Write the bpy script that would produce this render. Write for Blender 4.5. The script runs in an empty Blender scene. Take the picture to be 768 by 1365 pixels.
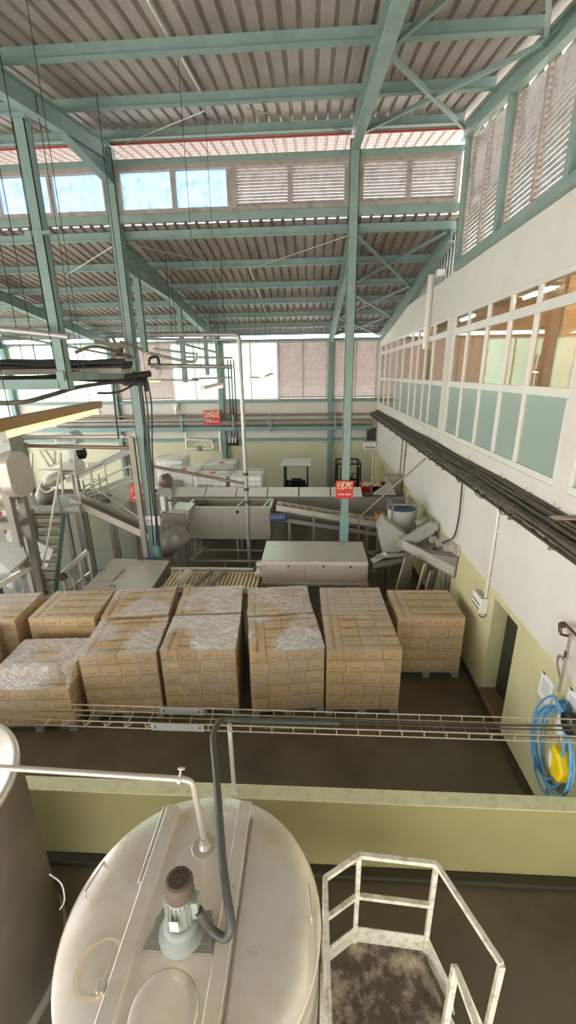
import bpy, math, random
from mathutils import Vector, Matrix
random.seed(7)
PI = math.pi
SC = bpy.context.scene
COL = SC.collection
H = 5.5                                   # eye height
# ------------------------------------------------------------------ camera
FPX = 563.0
_y = Vector((32, -185, FPX)).normalized()
_z = Vector((26, 1718, FPX)); _z = -(_z - _y * _z.dot(_y)).normalized()
_x = _y.cross(_z)
CAM = Vector((0, 0, H))
def ray(px, py):
    d = Vector((px - 384, py - 682.5, FPX))
    return Vector((_x.dot(d), _y.dot(d), _z.dot(d)))
def aty(px, py, Y): d = ray(px, py); return CAM + d * (Y / d.y)
def atx(px, py, X): d = ray(px, py); return CAM + d * (X / d.x)
def atz(px, py, z): d = ray(px, py); return CAM + d * ((z - H) / d.z)
def atp(px, py, z0, y0, s):
    d = ray(px, py); t = (z0 - s * y0 - H) / (d.z - s * d.y); return CAM + d * t
cd = bpy.data.cameras.new('camera'); cam = bpy.data.objects.new('camera', cd); COL.objects.link(cam)
cd.sensor_fit = 'HORIZONTAL'; cd.sensor_width = 36; cd.lens = FPX / 768 * 36; cd.clip_end = 200; cd.clip_start = 0.05
right = Vector((_x.x, _y.x, _z.x)); down = Vector((_x.y, _y.y, _z.y)); fwd = Vector((_x.z, _y.z, _z.z))
M = Matrix.Identity(4)
for i in range(3):
    M[i][0] = right[i]; M[i][1] = -down[i]; M[i][2] = -fwd[i]; M[i][3] = CAM[i]
cam.matrix_world = M
SC.camera = cam
SC.view_settings.view_transform = 'Standard'; SC.view_settings.look = 'None'
SC.view_settings.gamma = 1; SC.view_settings.use_curve_mapping = False
SC.view_settings.exposure = 1.2

# ------------------------------------------------------------------ materials
def lin(c): 
    c = c / 255
    return c / 12.92 if c <= .04045 else ((c + .055) / 1.055) ** 2.4
def rgb(t, k=1.0): return (lin(t[0]) * k, lin(t[1]) * k, lin(t[2]) * k, 1)
MATS = {}
def mat(name, col, rough=.5, metal=0.0, var=.12, scale=4.0, bump=0.0, bscale=None, dirt=None, dirt_amt=.5, dscale=1.5, spec=.5, stretch=None, coat=0, rand=0):
    m = bpy.data.materials.new(name); m.use_nodes = True
    nt = m.node_tree; n = nt.nodes; L = nt.links; b = n['Principled BSDF']
    tc = n.new('ShaderNodeTexCoord'); mp = n.new('ShaderNodeMapping'); L.new(tc.outputs['Object'], mp.inputs[0])
    if stretch: mp.inputs['Scale'].default_value = stretch
    nz = n.new('ShaderNodeTexNoise'); nz.inputs['Scale'].default_value = scale; nz.inputs['Detail'].default_value = 6
    nz.inputs['Roughness'].default_value = .6
    L.new(mp.outputs[0], nz.inputs[0])
    mx = n.new('ShaderNodeMix'); mx.data_type = 'RGBA'
    mx.inputs[6].default_value = rgb(col, 1 - var); mx.inputs[7].default_value = rgb(col, 1 + var)
    rp = n.new('ShaderNodeMapRange'); rp.inputs[1].default_value = .3; rp.inputs[2].default_value = .7
    L.new(nz.outputs[0], rp.inputs[0]); L.new(rp.outputs[0], mx.inputs[0])
    out = mx.outputs[2]
    if dirt:
        n2 = n.new('ShaderNodeTexNoise'); n2.inputs['Scale'].default_value = dscale; n2.inputs['Detail'].default_value = 9; n2.inputs['Roughness'].default_value = .68
        L.new(mp.outputs[0], n2.inputs[0])
        r2 = n.new('ShaderNodeMapRange'); r2.inputs[1].default_value = .48; r2.inputs[2].default_value = .72; r2.inputs[4].default_value = dirt_amt
        L.new(n2.outputs[0], r2.inputs[0])
        m2 = n.new('ShaderNodeMix'); m2.data_type = 'RGBA'; m2.inputs[7].default_value = rgb(dirt)
        L.new(out, m2.inputs[6]); L.new(r2.outputs[0], m2.inputs[0]); out = m2.outputs[2]
    if rand:
        oi = n.new('ShaderNodeObjectInfo'); r3 = n.new('ShaderNodeMapRange'); r3.inputs[3].default_value = 1 - rand; r3.inputs[4].default_value = 1 + rand
        L.new(oi.outputs['Random'], r3.inputs[0])
        vm = n.new('ShaderNodeVectorMath'); vm.operation = 'SCALE'; L.new(out, vm.inputs[0]); L.new(r3.outputs[0], vm.inputs[3]); out = vm.outputs[0]
    L.new(out, b.inputs['Base Color'])
    rr = n.new('ShaderNodeMapRange'); rr.inputs[3].default_value = max(.04, rough - .08); rr.inputs[4].default_value = min(1, rough + .1)
    L.new(nz.outputs[0], rr.inputs[0]); L.new(rr.outputs[0], b.inputs['Roughness'])
    b.inputs['Metallic'].default_value = metal; b.inputs['Specular IOR Level'].default_value = spec
    b.inputs['Coat Weight'].default_value = coat
    if bump:
        n3 = n.new('ShaderNodeTexNoise'); n3.inputs['Scale'].default_value = bscale or scale * 5; n3.inputs['Detail'].default_value = 5
        L.new(mp.outputs[0], n3.inputs[0])
        bp = n.new('ShaderNodeBump'); bp.inputs['Strength'].default_value = bump; bp.inputs['Distance'].default_value = .02
        L.new(n3.outputs[0], bp.inputs['Height']); L.new(bp.outputs[0], b.inputs['Normal'])
    MATS[name] = m
    return m
def emit(name, col, strength):
    m = bpy.data.materials.new(name); m.use_nodes = True; nt = m.node_tree; n = nt.nodes
    b = n['Principled BSDF']; b.inputs['Base Color'].default_value = rgb(col)
    b.inputs['Emission Color'].default_value = rgb(col); b.inputs['Emission Strength'].default_value = strength
    MATS[name] = m; return m
def glass(name, tint, gloss_rough=.02, ior=1.45, diffuse=None, dif_fac=0.0, dirty=0.0, gain=1.0):
    m = bpy.data.materials.new(name); m.use_nodes = True; nt = m.node_tree; n = nt.nodes; L = nt.links
    n.remove(n['Principled BSDF']); out = n['Material Output']
    tr = n.new('ShaderNodeBsdfTransparent'); tr.inputs[0].default_value = rgb(tint)
    gl = n.new('ShaderNodeBsdfGlossy'); gl.inputs['Roughness'].default_value = gloss_rough
    fr = n.new('ShaderNodeFresnel'); fr.inputs[0].default_value = ior
    gm = n.new('ShaderNodeNewGeometry'); im = n.new('ShaderNodeMapRange'); im.inputs[3].default_value = ior; im.inputs[4].default_value = 1 / ior
    L.new(gm.outputs['Backfacing'], im.inputs[0]); L.new(im.outputs[0], fr.inputs[0])     # same reflectance from both sides of the pane
    base = tr.outputs[0]
    if diffuse:
        df = n.new('ShaderNodeBsdfDiffuse'); df.inputs[0].default_value = rgb(diffuse)
        tl = n.new('ShaderNodeBsdfTranslucent'); tl.inputs[0].default_value = rgb(diffuse)
        ad = n.new('ShaderNodeMixShader'); L.new(df.outputs[0], ad.inputs[1]); L.new(tl.outputs[0], ad.inputs[2])
        mx = n.new('ShaderNodeMixShader'); mx.inputs[0].default_value = dif_fac
        if dirty:
            tc = n.new('ShaderNodeTexCoord'); nz = n.new('ShaderNodeTexNoise'); nz.inputs['Scale'].default_value = 5; nz.inputs['Detail'].default_value = 8
            L.new(tc.outputs['Object'], nz.inputs[0]); r = n.new('ShaderNodeMapRange'); r.inputs[1].default_value = .45; r.inputs[2].default_value = .75
            r.inputs[3].default_value = dif_fac; r.inputs[4].default_value = min(1, dif_fac + dirty); L.new(nz.outputs[0], r.inputs[0]); L.new(r.outputs[0], mx.inputs[0])
        L.new(base, mx.inputs[1]); L.new(ad.outputs[0], mx.inputs[2]); base = mx.outputs[0]
    m2 = n.new('ShaderNodeMixShader'); L.new(base, m2.inputs[1]); L.new(gl.outputs[0], m2.inputs[2])
    if gain != 1:
        mm = n.new('ShaderNodeMath'); mm.operation = 'MULTIPLY'; mm.inputs[1].default_value = gain; mm.use_clamp = True
        L.new(fr.outputs[0], mm.inputs[0]); L.new(mm.outputs[0], m2.inputs[0])
    else: L.new(fr.outputs[0], m2.inputs[0])
    L.new(m2.outputs[0], out.inputs[0]); MATS[name] = m; return m

GREEN = mat('green_paint', (136, 157, 148), .42, 0, .10, 3, .05, dirt=(104, 124, 116), dirt_amt=.5, dscale=2.0)
GREEN2 = mat('blue_green_paint', (122, 153, 148), .42, 0, .10, 3, dirt=(96, 116, 116), dirt_amt=.4)
ROOF = mat('roof_sheet', (168, 157, 149), .5, .0, .14, 2.0, .05, dirt=(100, 86, 78), dirt_amt=.7, dscale=1.1, stretch=(1, .35, 1))
ROOFL = mat('lower_roof_sheet', (156, 143, 135), .5, .0, .14, 2.0, .05, dirt=(94, 80, 72), dirt_amt=.7, dscale=1.1, stretch=(1, .35, 1))
PINK = mat('eave_tin', (206, 178, 170), .5, 0, .1, 3)
WHITEWALL = mat('white_wall_paint', (216, 211, 201), .6, 0, .04, 2.2, .04, 30, dirt=(206, 190, 160), dirt_amt=.35, dscale=.9)
PALEGREEN = mat('pale_green_paint_shaded', (168, 160, 110), .5, 0, .05, 2, .04, 30, dirt=(176, 168, 118), dirt_amt=.35, dscale=1.2)  # same paint as the side wall, darkened for the dim warm foreground light
PALEGREENR = mat('pale_green_side_wall_paint', (204, 198, 152), .5, 0, .05, 2, .04, 30, dirt=(184, 176, 126), dirt_amt=.35, dscale=1.2)  # lighter copy of the low wall's paint, carrying the brighter light there
PALEWALL = mat('pale_yellow_wall_paint', (210, 206, 172), .55, 0, .05, 2, dirt=(190, 182, 140), dirt_amt=.3)
CHIPPED = mat('chipped_green_paint', (222, 218, 176), .55, 0, .05, 3, .1, 25, dirt=(168, 168, 128), dirt_amt=.5, dscale=9)
FLOORM = mat('worn_concrete', (100, 90, 71), .34, 0, .14, 1.2, .06, 25, dirt=(54, 47, 36), dirt_amt=.75, dscale=.55)
KERB = mat('brown_kerb', (126, 104, 74), .6, 0, .15, 5, .1, dirt=(80, 64, 44), dirt_amt=.5, dscale=5)
DARKBASE = mat('dark_skirting', (62, 54, 42), .6, 0, .15, 5)
STEEL = mat('stainless_steel', (206, 198, 184), .30, .4, .07, 2, .02, 40, dirt=(150, 138, 118), dirt_amt=.4, dscale=2, stretch=(1, 3, 1))
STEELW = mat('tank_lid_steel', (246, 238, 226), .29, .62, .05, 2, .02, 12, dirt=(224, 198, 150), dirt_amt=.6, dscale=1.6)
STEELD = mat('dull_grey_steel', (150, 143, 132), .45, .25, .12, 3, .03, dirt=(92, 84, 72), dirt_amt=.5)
TANKD = mat('shaded_tank_steel', (118, 108, 92), .4, .3, .1, 3)  # left tank's steel, darkened to stand for the shadow it sits in
GALV = mat('galvanised_steel', (182, 180, 176), .38, .6, .1, 6)
BROWNPIPE = mat('brown_stained_pipe', (150, 132, 116), .4, .5, .12, 6, dirt=(110, 84, 60), dirt_amt=.5)
ALU = mat('white_aluminium', (226, 222, 212), .35, .1, .04, 3)
DIRTYALU = mat('dirty_aluminium', (190, 178, 170), .4, .4, .12, 5, dirt=(100, 90, 86), dirt_amt=.5, dscale=4)
SLAT = mat('louvre_slat', (186, 178, 174), .32, .3, .15, 6, dirt=(96, 86, 84), dirt_amt=.6, dscale=5)
SLATP = mat('pinkish_louvre_slat', (186, 174, 168), .45, .1, .12, 5, dirt=(146, 132, 126), dirt_amt=.5, dscale=4)
WHITEP = mat('white_paint', (232, 230, 222), .45, 0, .05, 4)
CHIPWHITE = mat('chipped_white_paint', (222, 216, 196), .45, 0, .05, 5, .05, dirt=(120, 96, 70), dirt_amt=.75, dscale=14)
CARTON = mat('cardboard', (208, 176, 130), .7, 0, .06, 3, rand=.10)
PRINT = mat('carton_print', (154, 132, 86), .7, 0, .1, 30)
TAPE = mat('packing_tape', (176, 146, 100), .25, 0, .05, 3)
PALLETW = mat('pallet_plastic', (150, 148, 142), .55, 0, .1, 5)
BLACK = mat('black_rubber', (34, 32, 31), .45, 0, .2, 8)
BLACKM = mat('black_metal', (30, 30, 32), .4, .3, .2, 6)
CABLE = mat('dusty_cable', (86, 76, 66), .6, 0, .25, 14, dirt=(122, 108, 90), dirt_amt=.6, dscale=9)
CABLED = mat('dark_cable', (52, 46, 42), .6, 0, .2, 9)
CABLEG = mat('green_cable', (66, 112, 92), .45, 0, .15, 9)
HOSE = mat('grey_rubber_hose', (78, 76, 70), .42, 0, .12, 8)
RUST = mat('rusty_cover', (96, 82, 70), .6, .1, .2, 9)
MOTORG = mat('pale_green_motor_paint', (150, 154, 142), .42, 0, .08, 6, dirt=(134, 138, 120), dirt_amt=.5, dscale=8)
BRASS = mat('brass', (104, 82, 62), .35, .6, .15, 9)
BLUE = mat('blue_hose', (98, 162, 206), .3, 0, .08, 9)
BLUEM = mat('blue_motor_paint', (62, 82, 116), .4, 0, .15, 9)
BLUEV = mat('blue_drum_plastic', (40, 104, 160), .4, 0, .1, 6)
YELLOW = mat('yellow_plastic', (238, 204, 26), .35, 0, .05, 6)
TRAYM = mat('dull_tray_wire', (176, 164, 138), .5, .2, .1, 9)
PAPER = mat('paper', (232, 230, 226), .7, 0, .03, 5)
INK = mat('ink', (120, 120, 122), .7, 0, .1, 5)
RED = mat('red_sign', (208, 52, 36), .4, 0, .06, 5)
REDB = mat('red_bin', (190, 52, 38), .45, 0, .1, 5)
CREAM = mat('popcorn_print', (238, 220, 186), .5, 0, .1, 30)
IBCW = mat('white_tank_plastic', (246, 245, 242), .4, 0, .04, 4)
CREAMR = mat('cream_roller', (216, 198, 158), .45, 0, .08, 6)
GREYPNT = mat('grey_machine_paint', (168, 166, 156), .45, .1, .08, 4, dirt=(130, 124, 110), dirt_amt=.4)
TREADM = mat('worn_stair_tread', (204, 190, 168), .5, 0, .1, 5, dirt=(150, 134, 112), dirt_amt=.5)
CHECKER = mat('worn_floor_plate', (82, 70, 58), .5, .1, .25, 14, .35, 45, dirt=(196, 184, 156), dirt_amt=.95, dscale=6)
DOORD = mat('dark_door', (44, 40, 36), .4, 0, .3, 4, dirt=(92, 74, 50), dirt_amt=.4, dscale=4)
TAN = mat('tan_partition', (222, 176, 124), .6, 0, .05, 2)
TANLT = mat('office_ceiling_board', (226, 206, 176), .7, 0, .04, 2)
CREASE = mat('office_blind', (168, 152, 136), .6, 0, .08, 3)
PLANK = mat('tan_board', (196, 172, 138), .6, 0, .1, 4)
WOODB = mat('stacked_file_paper', (190, 96, 70), .6, 0, .2, 12)
TUBEW = emit('warm_tube', (255, 216, 124), 1.15)
LAMPBODY = mat('dusty_lamp_housing', (150, 116, 74), .4, .2, .12, 5)  # dusty aluminium, tinted tan to stand for the glow of the tube
TUBEC = emit('cool_tube', (255, 240, 214), 10)
TUBEO = emit('office_tube', (255, 236, 205), 60)
PANE_SKY = glass('hazy_window_pane', (200, 220, 238), .1, 1.4, (214, 228, 240), .4, .4)
PANE_END = glass('end_window_pane', (208, 230, 218), .1, 1.4, (216, 232, 222), .3, .2)
PANE_FROST = glass('frosted_teal_pane', (180, 206, 202), .25, 1.5, (190, 210, 206), .95)
PANE_CLEAR = glass('clear_pane', (236, 240, 236), .0, 1.6, (210, 215, 210), .04, gain=1.6)

def film_mat():
    m = bpy.data.materials.new('stretch_film'); m.use_nodes = True; nt = m.node_tree; n = nt.nodes; L = nt.links
    n.remove(n['Principled BSDF']); out = n['Material Output']
    tc = n.new('ShaderNodeTexCoord')
    hs = []
    for rot, sc in (((.1, 0, .62), (2.4, 66, 15)), ((.2, .1, -.66), (3.0, 72, 12)), ((.1, .5, .12), (2.6, 60, 20))):
        mr_ = n.new('ShaderNodeMapping'); mr_.name = 'rot'; mr_.inputs['Rotation'].default_value = rot
        mp = n.new('ShaderNodeMapping'); mp.name = 'scl'; mp.inputs['Scale'].default_value = sc
        L.new(tc.outputs['Object'], mr_.inputs[0]); L.new(mr_.outputs[0], mp.inputs[0])
        nz = n.new('ShaderNodeTexNoise'); nz.inputs['Scale'].default_value = 1; nz.inputs['Detail'].default_value = 4; nz.inputs['Distortion'].default_value = 1.3
        L.new(mp.outputs[0], nz.inputs[0]); hs.append(nz)
    oi = n.new('ShaderNodeObjectInfo')
    a = n.new('ShaderNodeMath'); a.operation = 'ADD'; L.new(hs[0].outputs[0], a.inputs[0]); L.new(hs[1].outputs[0], a.inputs[1])
    a2 = n.new('ShaderNodeMath'); a2.operation = 'ADD'; L.new(a.outputs[0], a2.inputs[0]); L.new(hs[2].outputs[0], a2.inputs[1])
    bp = n.new('ShaderNodeBump'); bp.inputs['Strength'].default_value = 1.0; bp.inputs['Distance'].default_value = .02
    L.new(a2.outputs[0], bp.inputs['Height'])
    gl = n.new('ShaderNodeBsdfGlossy'); gl.inputs['Roughness'].default_value = .07; L.new(bp.outputs[0], gl.inputs['Normal'])
    tr = n.new('ShaderNodeBsdfTransparent'); tr.inputs[0].default_value = (.95, .95, .95, 1)
    # film creases, painted whiter to stand in for window glare, mostly on top
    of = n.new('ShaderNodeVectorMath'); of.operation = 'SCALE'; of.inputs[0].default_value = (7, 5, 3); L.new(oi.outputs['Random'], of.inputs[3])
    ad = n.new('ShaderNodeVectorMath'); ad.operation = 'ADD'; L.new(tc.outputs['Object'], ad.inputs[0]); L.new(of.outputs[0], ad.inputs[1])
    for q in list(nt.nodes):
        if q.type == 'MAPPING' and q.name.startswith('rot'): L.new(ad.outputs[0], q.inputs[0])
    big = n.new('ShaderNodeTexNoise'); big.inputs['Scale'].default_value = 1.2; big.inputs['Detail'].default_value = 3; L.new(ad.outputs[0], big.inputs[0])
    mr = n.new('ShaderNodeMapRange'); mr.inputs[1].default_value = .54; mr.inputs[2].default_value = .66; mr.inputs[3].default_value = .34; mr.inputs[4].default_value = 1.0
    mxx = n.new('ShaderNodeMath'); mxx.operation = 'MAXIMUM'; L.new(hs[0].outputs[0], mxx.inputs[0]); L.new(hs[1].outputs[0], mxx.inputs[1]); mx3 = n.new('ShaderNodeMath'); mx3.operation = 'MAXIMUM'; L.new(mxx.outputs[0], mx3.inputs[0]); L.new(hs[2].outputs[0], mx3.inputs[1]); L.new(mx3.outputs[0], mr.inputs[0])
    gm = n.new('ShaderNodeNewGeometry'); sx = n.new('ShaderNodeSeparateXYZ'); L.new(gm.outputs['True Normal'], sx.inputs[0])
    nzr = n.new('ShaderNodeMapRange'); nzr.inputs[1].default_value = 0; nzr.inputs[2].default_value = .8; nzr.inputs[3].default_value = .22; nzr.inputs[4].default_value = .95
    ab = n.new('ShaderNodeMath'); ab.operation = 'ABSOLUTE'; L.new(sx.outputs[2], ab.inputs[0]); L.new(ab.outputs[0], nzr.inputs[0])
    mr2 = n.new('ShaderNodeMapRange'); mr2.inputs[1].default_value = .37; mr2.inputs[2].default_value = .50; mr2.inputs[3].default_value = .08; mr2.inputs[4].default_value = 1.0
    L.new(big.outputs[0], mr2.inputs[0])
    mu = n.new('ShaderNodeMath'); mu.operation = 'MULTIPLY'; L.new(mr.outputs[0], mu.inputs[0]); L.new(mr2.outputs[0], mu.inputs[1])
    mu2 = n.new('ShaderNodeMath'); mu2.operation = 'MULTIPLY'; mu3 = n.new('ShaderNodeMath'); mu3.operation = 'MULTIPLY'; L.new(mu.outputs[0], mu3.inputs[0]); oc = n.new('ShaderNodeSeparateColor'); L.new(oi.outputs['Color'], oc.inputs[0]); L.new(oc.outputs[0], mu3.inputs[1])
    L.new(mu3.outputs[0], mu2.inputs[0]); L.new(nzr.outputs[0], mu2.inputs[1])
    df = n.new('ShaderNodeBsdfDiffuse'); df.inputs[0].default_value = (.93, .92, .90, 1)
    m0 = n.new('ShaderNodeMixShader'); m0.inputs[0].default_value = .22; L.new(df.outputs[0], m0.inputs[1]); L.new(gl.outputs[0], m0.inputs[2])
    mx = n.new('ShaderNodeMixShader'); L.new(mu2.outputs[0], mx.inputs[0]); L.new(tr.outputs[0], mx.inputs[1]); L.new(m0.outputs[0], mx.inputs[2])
    L.new(mx.outputs[0], out.inputs[0]); return m
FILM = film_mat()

# ------------------------------------------------------------------ mesh builder
class MB:
    def __init__(s): s.v = []; s.f = []; s.sm = []; s.mi = []; s.cur = 0
    def add(s, vs, fs, smooth=False):
        o = len(s.v); s.v += [Vector(v) for v in vs]
        for f in fs: s.f.append([i + o for i in f]); s.sm.append(smooth); s.mi.append(s.cur)
        return s
    def box(s, a, b):
        x0, y0, z0 = (min(a[i], b[i]) for i in range(3)); x1, y1, z1 = (max(a[i], b[i]) for i in range(3))
        return s.add([(x0,y0,z0),(x1,y0,z0),(x1,y1,z0),(x0,y1,z0),(x0,y0,z1),(x1,y0,z1),(x1,y1,z1),(x0,y1,z1)],
              [(0,3,2,1),(4,5,6,7),(0,1,5,4),(1,2,6,5),(2,3,7,6),(3,0,4,7)])
    def bc(s, c, d): return s.box([c[i] - d[i] / 2 for i in range(3)], [c[i] + d[i] / 2 for i in range(3)])
    def bar(s, a, b, w, h, up=(0, 0, 1)):            # rectangular bar from a to b
        a = Vector(a); b = Vector(b); d = (b - a).normalized(); u = Vector(up)
        if abs(d.dot(u)) > .98: u = Vector((0, 1, 0))
        r = d.cross(u).normalized(); u = r.cross(d).normalized()
        vs = []
        for p in (a, b):
            for sx, sz in ((-1,-1),(1,-1),(1,1),(-1,1)): vs.append(p + r * sx * w / 2 + u * sz * h / 2)
        return s.add(vs, [(0,1,2,3),(7,6,5,4),(0,4,5,1),(1,5,6,2),(2,6,7,3),(3,7,4,0)])
    def ibeam(s, a, b, w, h, t=.015, up=(0, 0, 1)):
        a = Vector(a); b = Vector(b); d = (b - a).normalized(); u = Vector(up)
        r = d.cross(u).normalized(); u = r.cross(d).normalized()
        s.bar(a + u * (h/2 - t/2), b + u * (h/2 - t/2), w, t, u); s.bar(a - u * (h/2 - t/2), b - u * (h/2 - t/2), w, t, u)
        return s.bar(a, b, t, h - 2*t, u)
    def tube(s, pts, r, n=8, closed=False, cap=True):
        pts = [Vector(p) for p in pts]; N = len(pts); vs = []; fs = []
        prev = None
        for i, p in enumerate(pts):
            if closed: d = pts[(i+1) % N] - pts[i-1]
            else: d = pts[min(i+1, N-1)] - pts[max(i-1, 0)]
            d.normalize()
            if prev is None:
                u = Vector((0,0,1)) if abs(d.z) < .9 else Vector((1,0,0))
                u = (u - d * u.dot(d)).normalized()
            else: u = (prev - d * prev.dot(d)).normalized()
            prev = u; w = d.cross(u)
            rr = r[i] if isinstance(r, (list, tuple)) else r
            for k in range(n):
                an = 2*PI*k/n; vs.append(p + (u * math.cos(an) + w * math.sin(an)) * rr)
        for i in range(N if closed else N-1):
            j = (i+1) % N
            for k in range(n): fs.append((i*n+k, i*n+(k+1)%n, j*n+(k+1)%n, j*n+k))
        s.add(vs, fs, True)
        if cap and not closed: s.add(vs[:n], [tuple(range(n))[::-1]]); s.add(vs[-n:], [tuple(range(n))])
        return s
    def rod(s, a, b, r, n=8): return s.tube([a, b], r, n)
    def lathe(s, prof, c, n=32, smooth=True, axis=None):          # prof: list of (radius, height) about axis through c
        ax = Vector(axis or (0,0,1)).normalized(); u = Vector((1,0,0)) if abs(ax.x) < .9 else Vector((0,1,0))
        u = (u - ax * u.dot(ax)).normalized(); w = ax.cross(u); c = Vector(c); vs = []; fs = []
        for r, h in prof:
            for k in range(n):
                an = 2*PI*k/n; vs.append(c + ax * h + (u * math.cos(an) + w * math.sin(an)) * r)
        for i in range(len(prof)-1):
            for k in range(n): fs.append((i*n+k, i*n+(k+1)%n, (i+1)*n+(k+1)%n, (i+1)*n+k))
        s.add(vs, fs, smooth)
        if prof[0][0] > 1e-4: s.add(vs[:n], [tuple(range(n))[::-1]])
        if prof[-1][0] > 1e-4: s.add(vs[-n:], [tuple(range(n))])
        return s
    def prism(s, poly, ext):                            # poly 3D points, ext vector
        n = len(poly); e = Vector(ext); a = [Vector(p) for p in poly]; b = [p + e for p in a]
        return s.add(a + b, [tuple(range(n))[::-1], tuple(range(n, 2*n))] + [(i, (i+1)%n, n+(i+1)%n, n+i) for i in range(n)])
    def build(s, name, m, parent=None, local=False, bev=0, seg=2):
        me = bpy.data.meshes.new(name); o = bpy.data.objects.new(name, me); COL.objects.link(o)
        off = Vector((0,0,0))
        if parent is None and not local:
            xs = [v.x for v in s.v]; ys = [v.y for v in s.v]; zs = [v.z for v in s.v]
            off = Vector(((min(xs)+max(xs))/2, (min(ys)+max(ys))/2, min(zs)))
        elif parent is not None:
            o.parent = parent
            if not local:
                p = parent
                while p is not None: off = off + Vector(p.location); p = p.parent
        if parent is None: o.location = off
        me.from_pydata([tuple(v - off) for v in s.v], [], s.f)
        ms = m if isinstance(m, (list, tuple)) else [m]
        for q in ms: me.materials.append(q)
        me.polygons.foreach_set('use_smooth', s.sm); me.polygons.foreach_set('material_index', s.mi)
        me.update()
        import bmesh
        bm = bmesh.new(); bm.from_mesh(me); bmesh.ops.recalc_face_normals(bm, faces=bm.faces); bm.to_mesh(me); bm.free()
        if bev:
            md = o.modifiers.new('bevel', 'BEVEL'); md.width = bev; md.segments = seg; md.limit_method = 'ANGLE'; md.angle_limit = .7
        return o
def tag(o, label, cat, group=None, kind=None):
    o['label'] = label; o['category'] = cat
    if group: o['group'] = group
    if kind: o['kind'] = kind
    return o
def struct(o, label=None):
    o['kind'] = 'structure'
    if label: o['label'] = label; o['category'] = o.name.split('_')[0].split('.')[0]
    return o
def thing(name, label, cat, loc=(0,0,0), group=None):
    o = bpy.data.objects.new(name, None); COL.objects.link(o); o.location = loc; o.empty_display_size = .1
    return tag(o, label, cat, group)
def sthing(name, label, loc=(0,0,0)):
    o = bpy.data.objects.new(name, None); COL.objects.link(o); o.location = loc; o.empty_display_size = .1
    return struct(o, label)
KIDS = {}
def copy_tree(o, parent=None):
    c = o.copy(); COL.objects.link(c)
    if parent: c.parent = parent
    for k in [k for k in ALLKIDS(o)]: copy_tree(k, c)
    return c
def ALLKIDS(o): return list(o.children)
def arc(c, r, a0, a1, n, u, w):
    c = Vector(c); u = Vector(u); w = Vector(w)
    return [c + u * r * math.cos(a0 + (a1-a0)*i/n) + w * r * math.sin(a0 + (a1-a0)*i/n) for i in range(n+1)]
def smooth_path(pts, k=6):
    pts = [Vector(p) for p in pts]; out = []
    for i in range(len(pts)-1):
        p0 = pts[max(i-1,0)]; p1 = pts[i]; p2 = pts[i+1]; p3 = pts[min(i+2,len(pts)-1)]
        for j in range(k):
            t = j/k
            out.append(.5*((2*p1) + (p2-p0)*t + (2*p0-5*p1+4*p2-p3)*t*t + (3*p1-p0-3*p2+p3)*t**3))
    out.append(pts[-1]); return out
def elbow(pts, r=.08, k=4):                              # polyline with rounded corners
    pts = [Vector(p) for p in pts]; out = [pts[0]]
    for i in range(1, len(pts)-1):
        a = (pts[i-1]-pts[i]); b = (pts[i+1]-pts[i]); q = min(r, a.length*.45, b.length*.45); a.normalize(); b.normalize()
        p0 = pts[i]+a*q; p2 = pts[i]+b*q
        for j in range(k+1):
            t = j/k; out.append(p0*(1-t)**2 + pts[i]*2*t*(1-t) + p2*t*t)
    out.append(pts[-1]); return out
exec_parts = []
# ================================================================== SETTING
WX = 2.987; WT = .26                      # right wall face, thickness
YE = 20.0; YC = 10.2                      # end wall, clerestory line
XL = -17.0                                # hall continues to the left
US, UZ = .17, 10.08                       # upper roof: z = UZ + US*(Y-10)
LS, LZ = -.131, 8.48                      # lower roof: z = LZ + LS*(Y-10.2)
def zu(y): return UZ + US * (y - 10)
def zl(y): return LZ + LS * (y - 10.2)
PITCH = 4.98
CX = [.83, .83-PITCH, .83-2*PITCH, .83-3*PITCH]

struct(MB().box((XL, -4, -.3), (WX + WT, YE + .3, 0)).build('floor', FLOORM), 'worn brown grey concrete factory floor')

def wall_grid(us, zs, hole, place):
    """cells of a wall: us, zs sorted cuts; hole(u,z) True = opening"""
    mb = MB()
    for i in range(len(us)-1):
        for j in range(len(zs)-1):
            u = (us[i]+us[i+1])/2; z = (zs[j]+zs[j+1])/2
            if hole(u, z): continue
            a, b = place(us[i], zs[j], us[i+1], zs[j+1])
            mb.cur = 0 if z > place.split else 1
            mb.box(a, b)
    return mb
# right wall: office band, doorways
OY0, OY1, OZ0, OZ1 = 5.19, 19.78, 4.10, 6.62
N0, N1 = 1.2, 4.92
doors = [(5.46, 6.27, .2, 1.98), (9.55, 10.25, .35, 1.95), (12.1, 12.75, .35, 1.95)]
ys = sorted({-4, YE, OY0, OY1, N0, N1} | {d[0] for d in doors} | {d[1] for d in doors})
zs = sorted({0, 2.085, OZ0, OZ1, 7.46} | {d[2] for d in doors} | {d[3] for d in doors})
def hole_r(y, z):
    if (OY0 < y < OY1 or N0 < y < N1) and OZ0 < z < OZ1: return True
    return any(d[0] < y < d[1] and d[2] < z < d[3] for d in doors)
def place_r(u0, z0, u1, z1): return (WX, u0, z0), (WX + WT, u1, z1)
place_r.split = 2.085
wr = wall_grid(ys, zs, hole_r, place_r)
wr.cur = 0
# wall top piece sloping under the lower roof is cut flat at 7.46; thin sill ledge under the office windows
wr.box((WX - .03, 1, 4.05), (WX, OY1, 4.13))
for y0, y1 in ((9.84, 10.2), (4.92, 5.19)): wr.box((WX - .03, y0, 4.13), (WX, y1, 6.62))
struct(wr.build('wall_right', [WHITEWALL, PALEGREENR]), 'white right hand wall with pale green lower part under the office windows')
struct(MB().box((WX - .035, 3.6, 0), (WX, 20, .1)).build('baseboard_right', DARKBASE))
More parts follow.
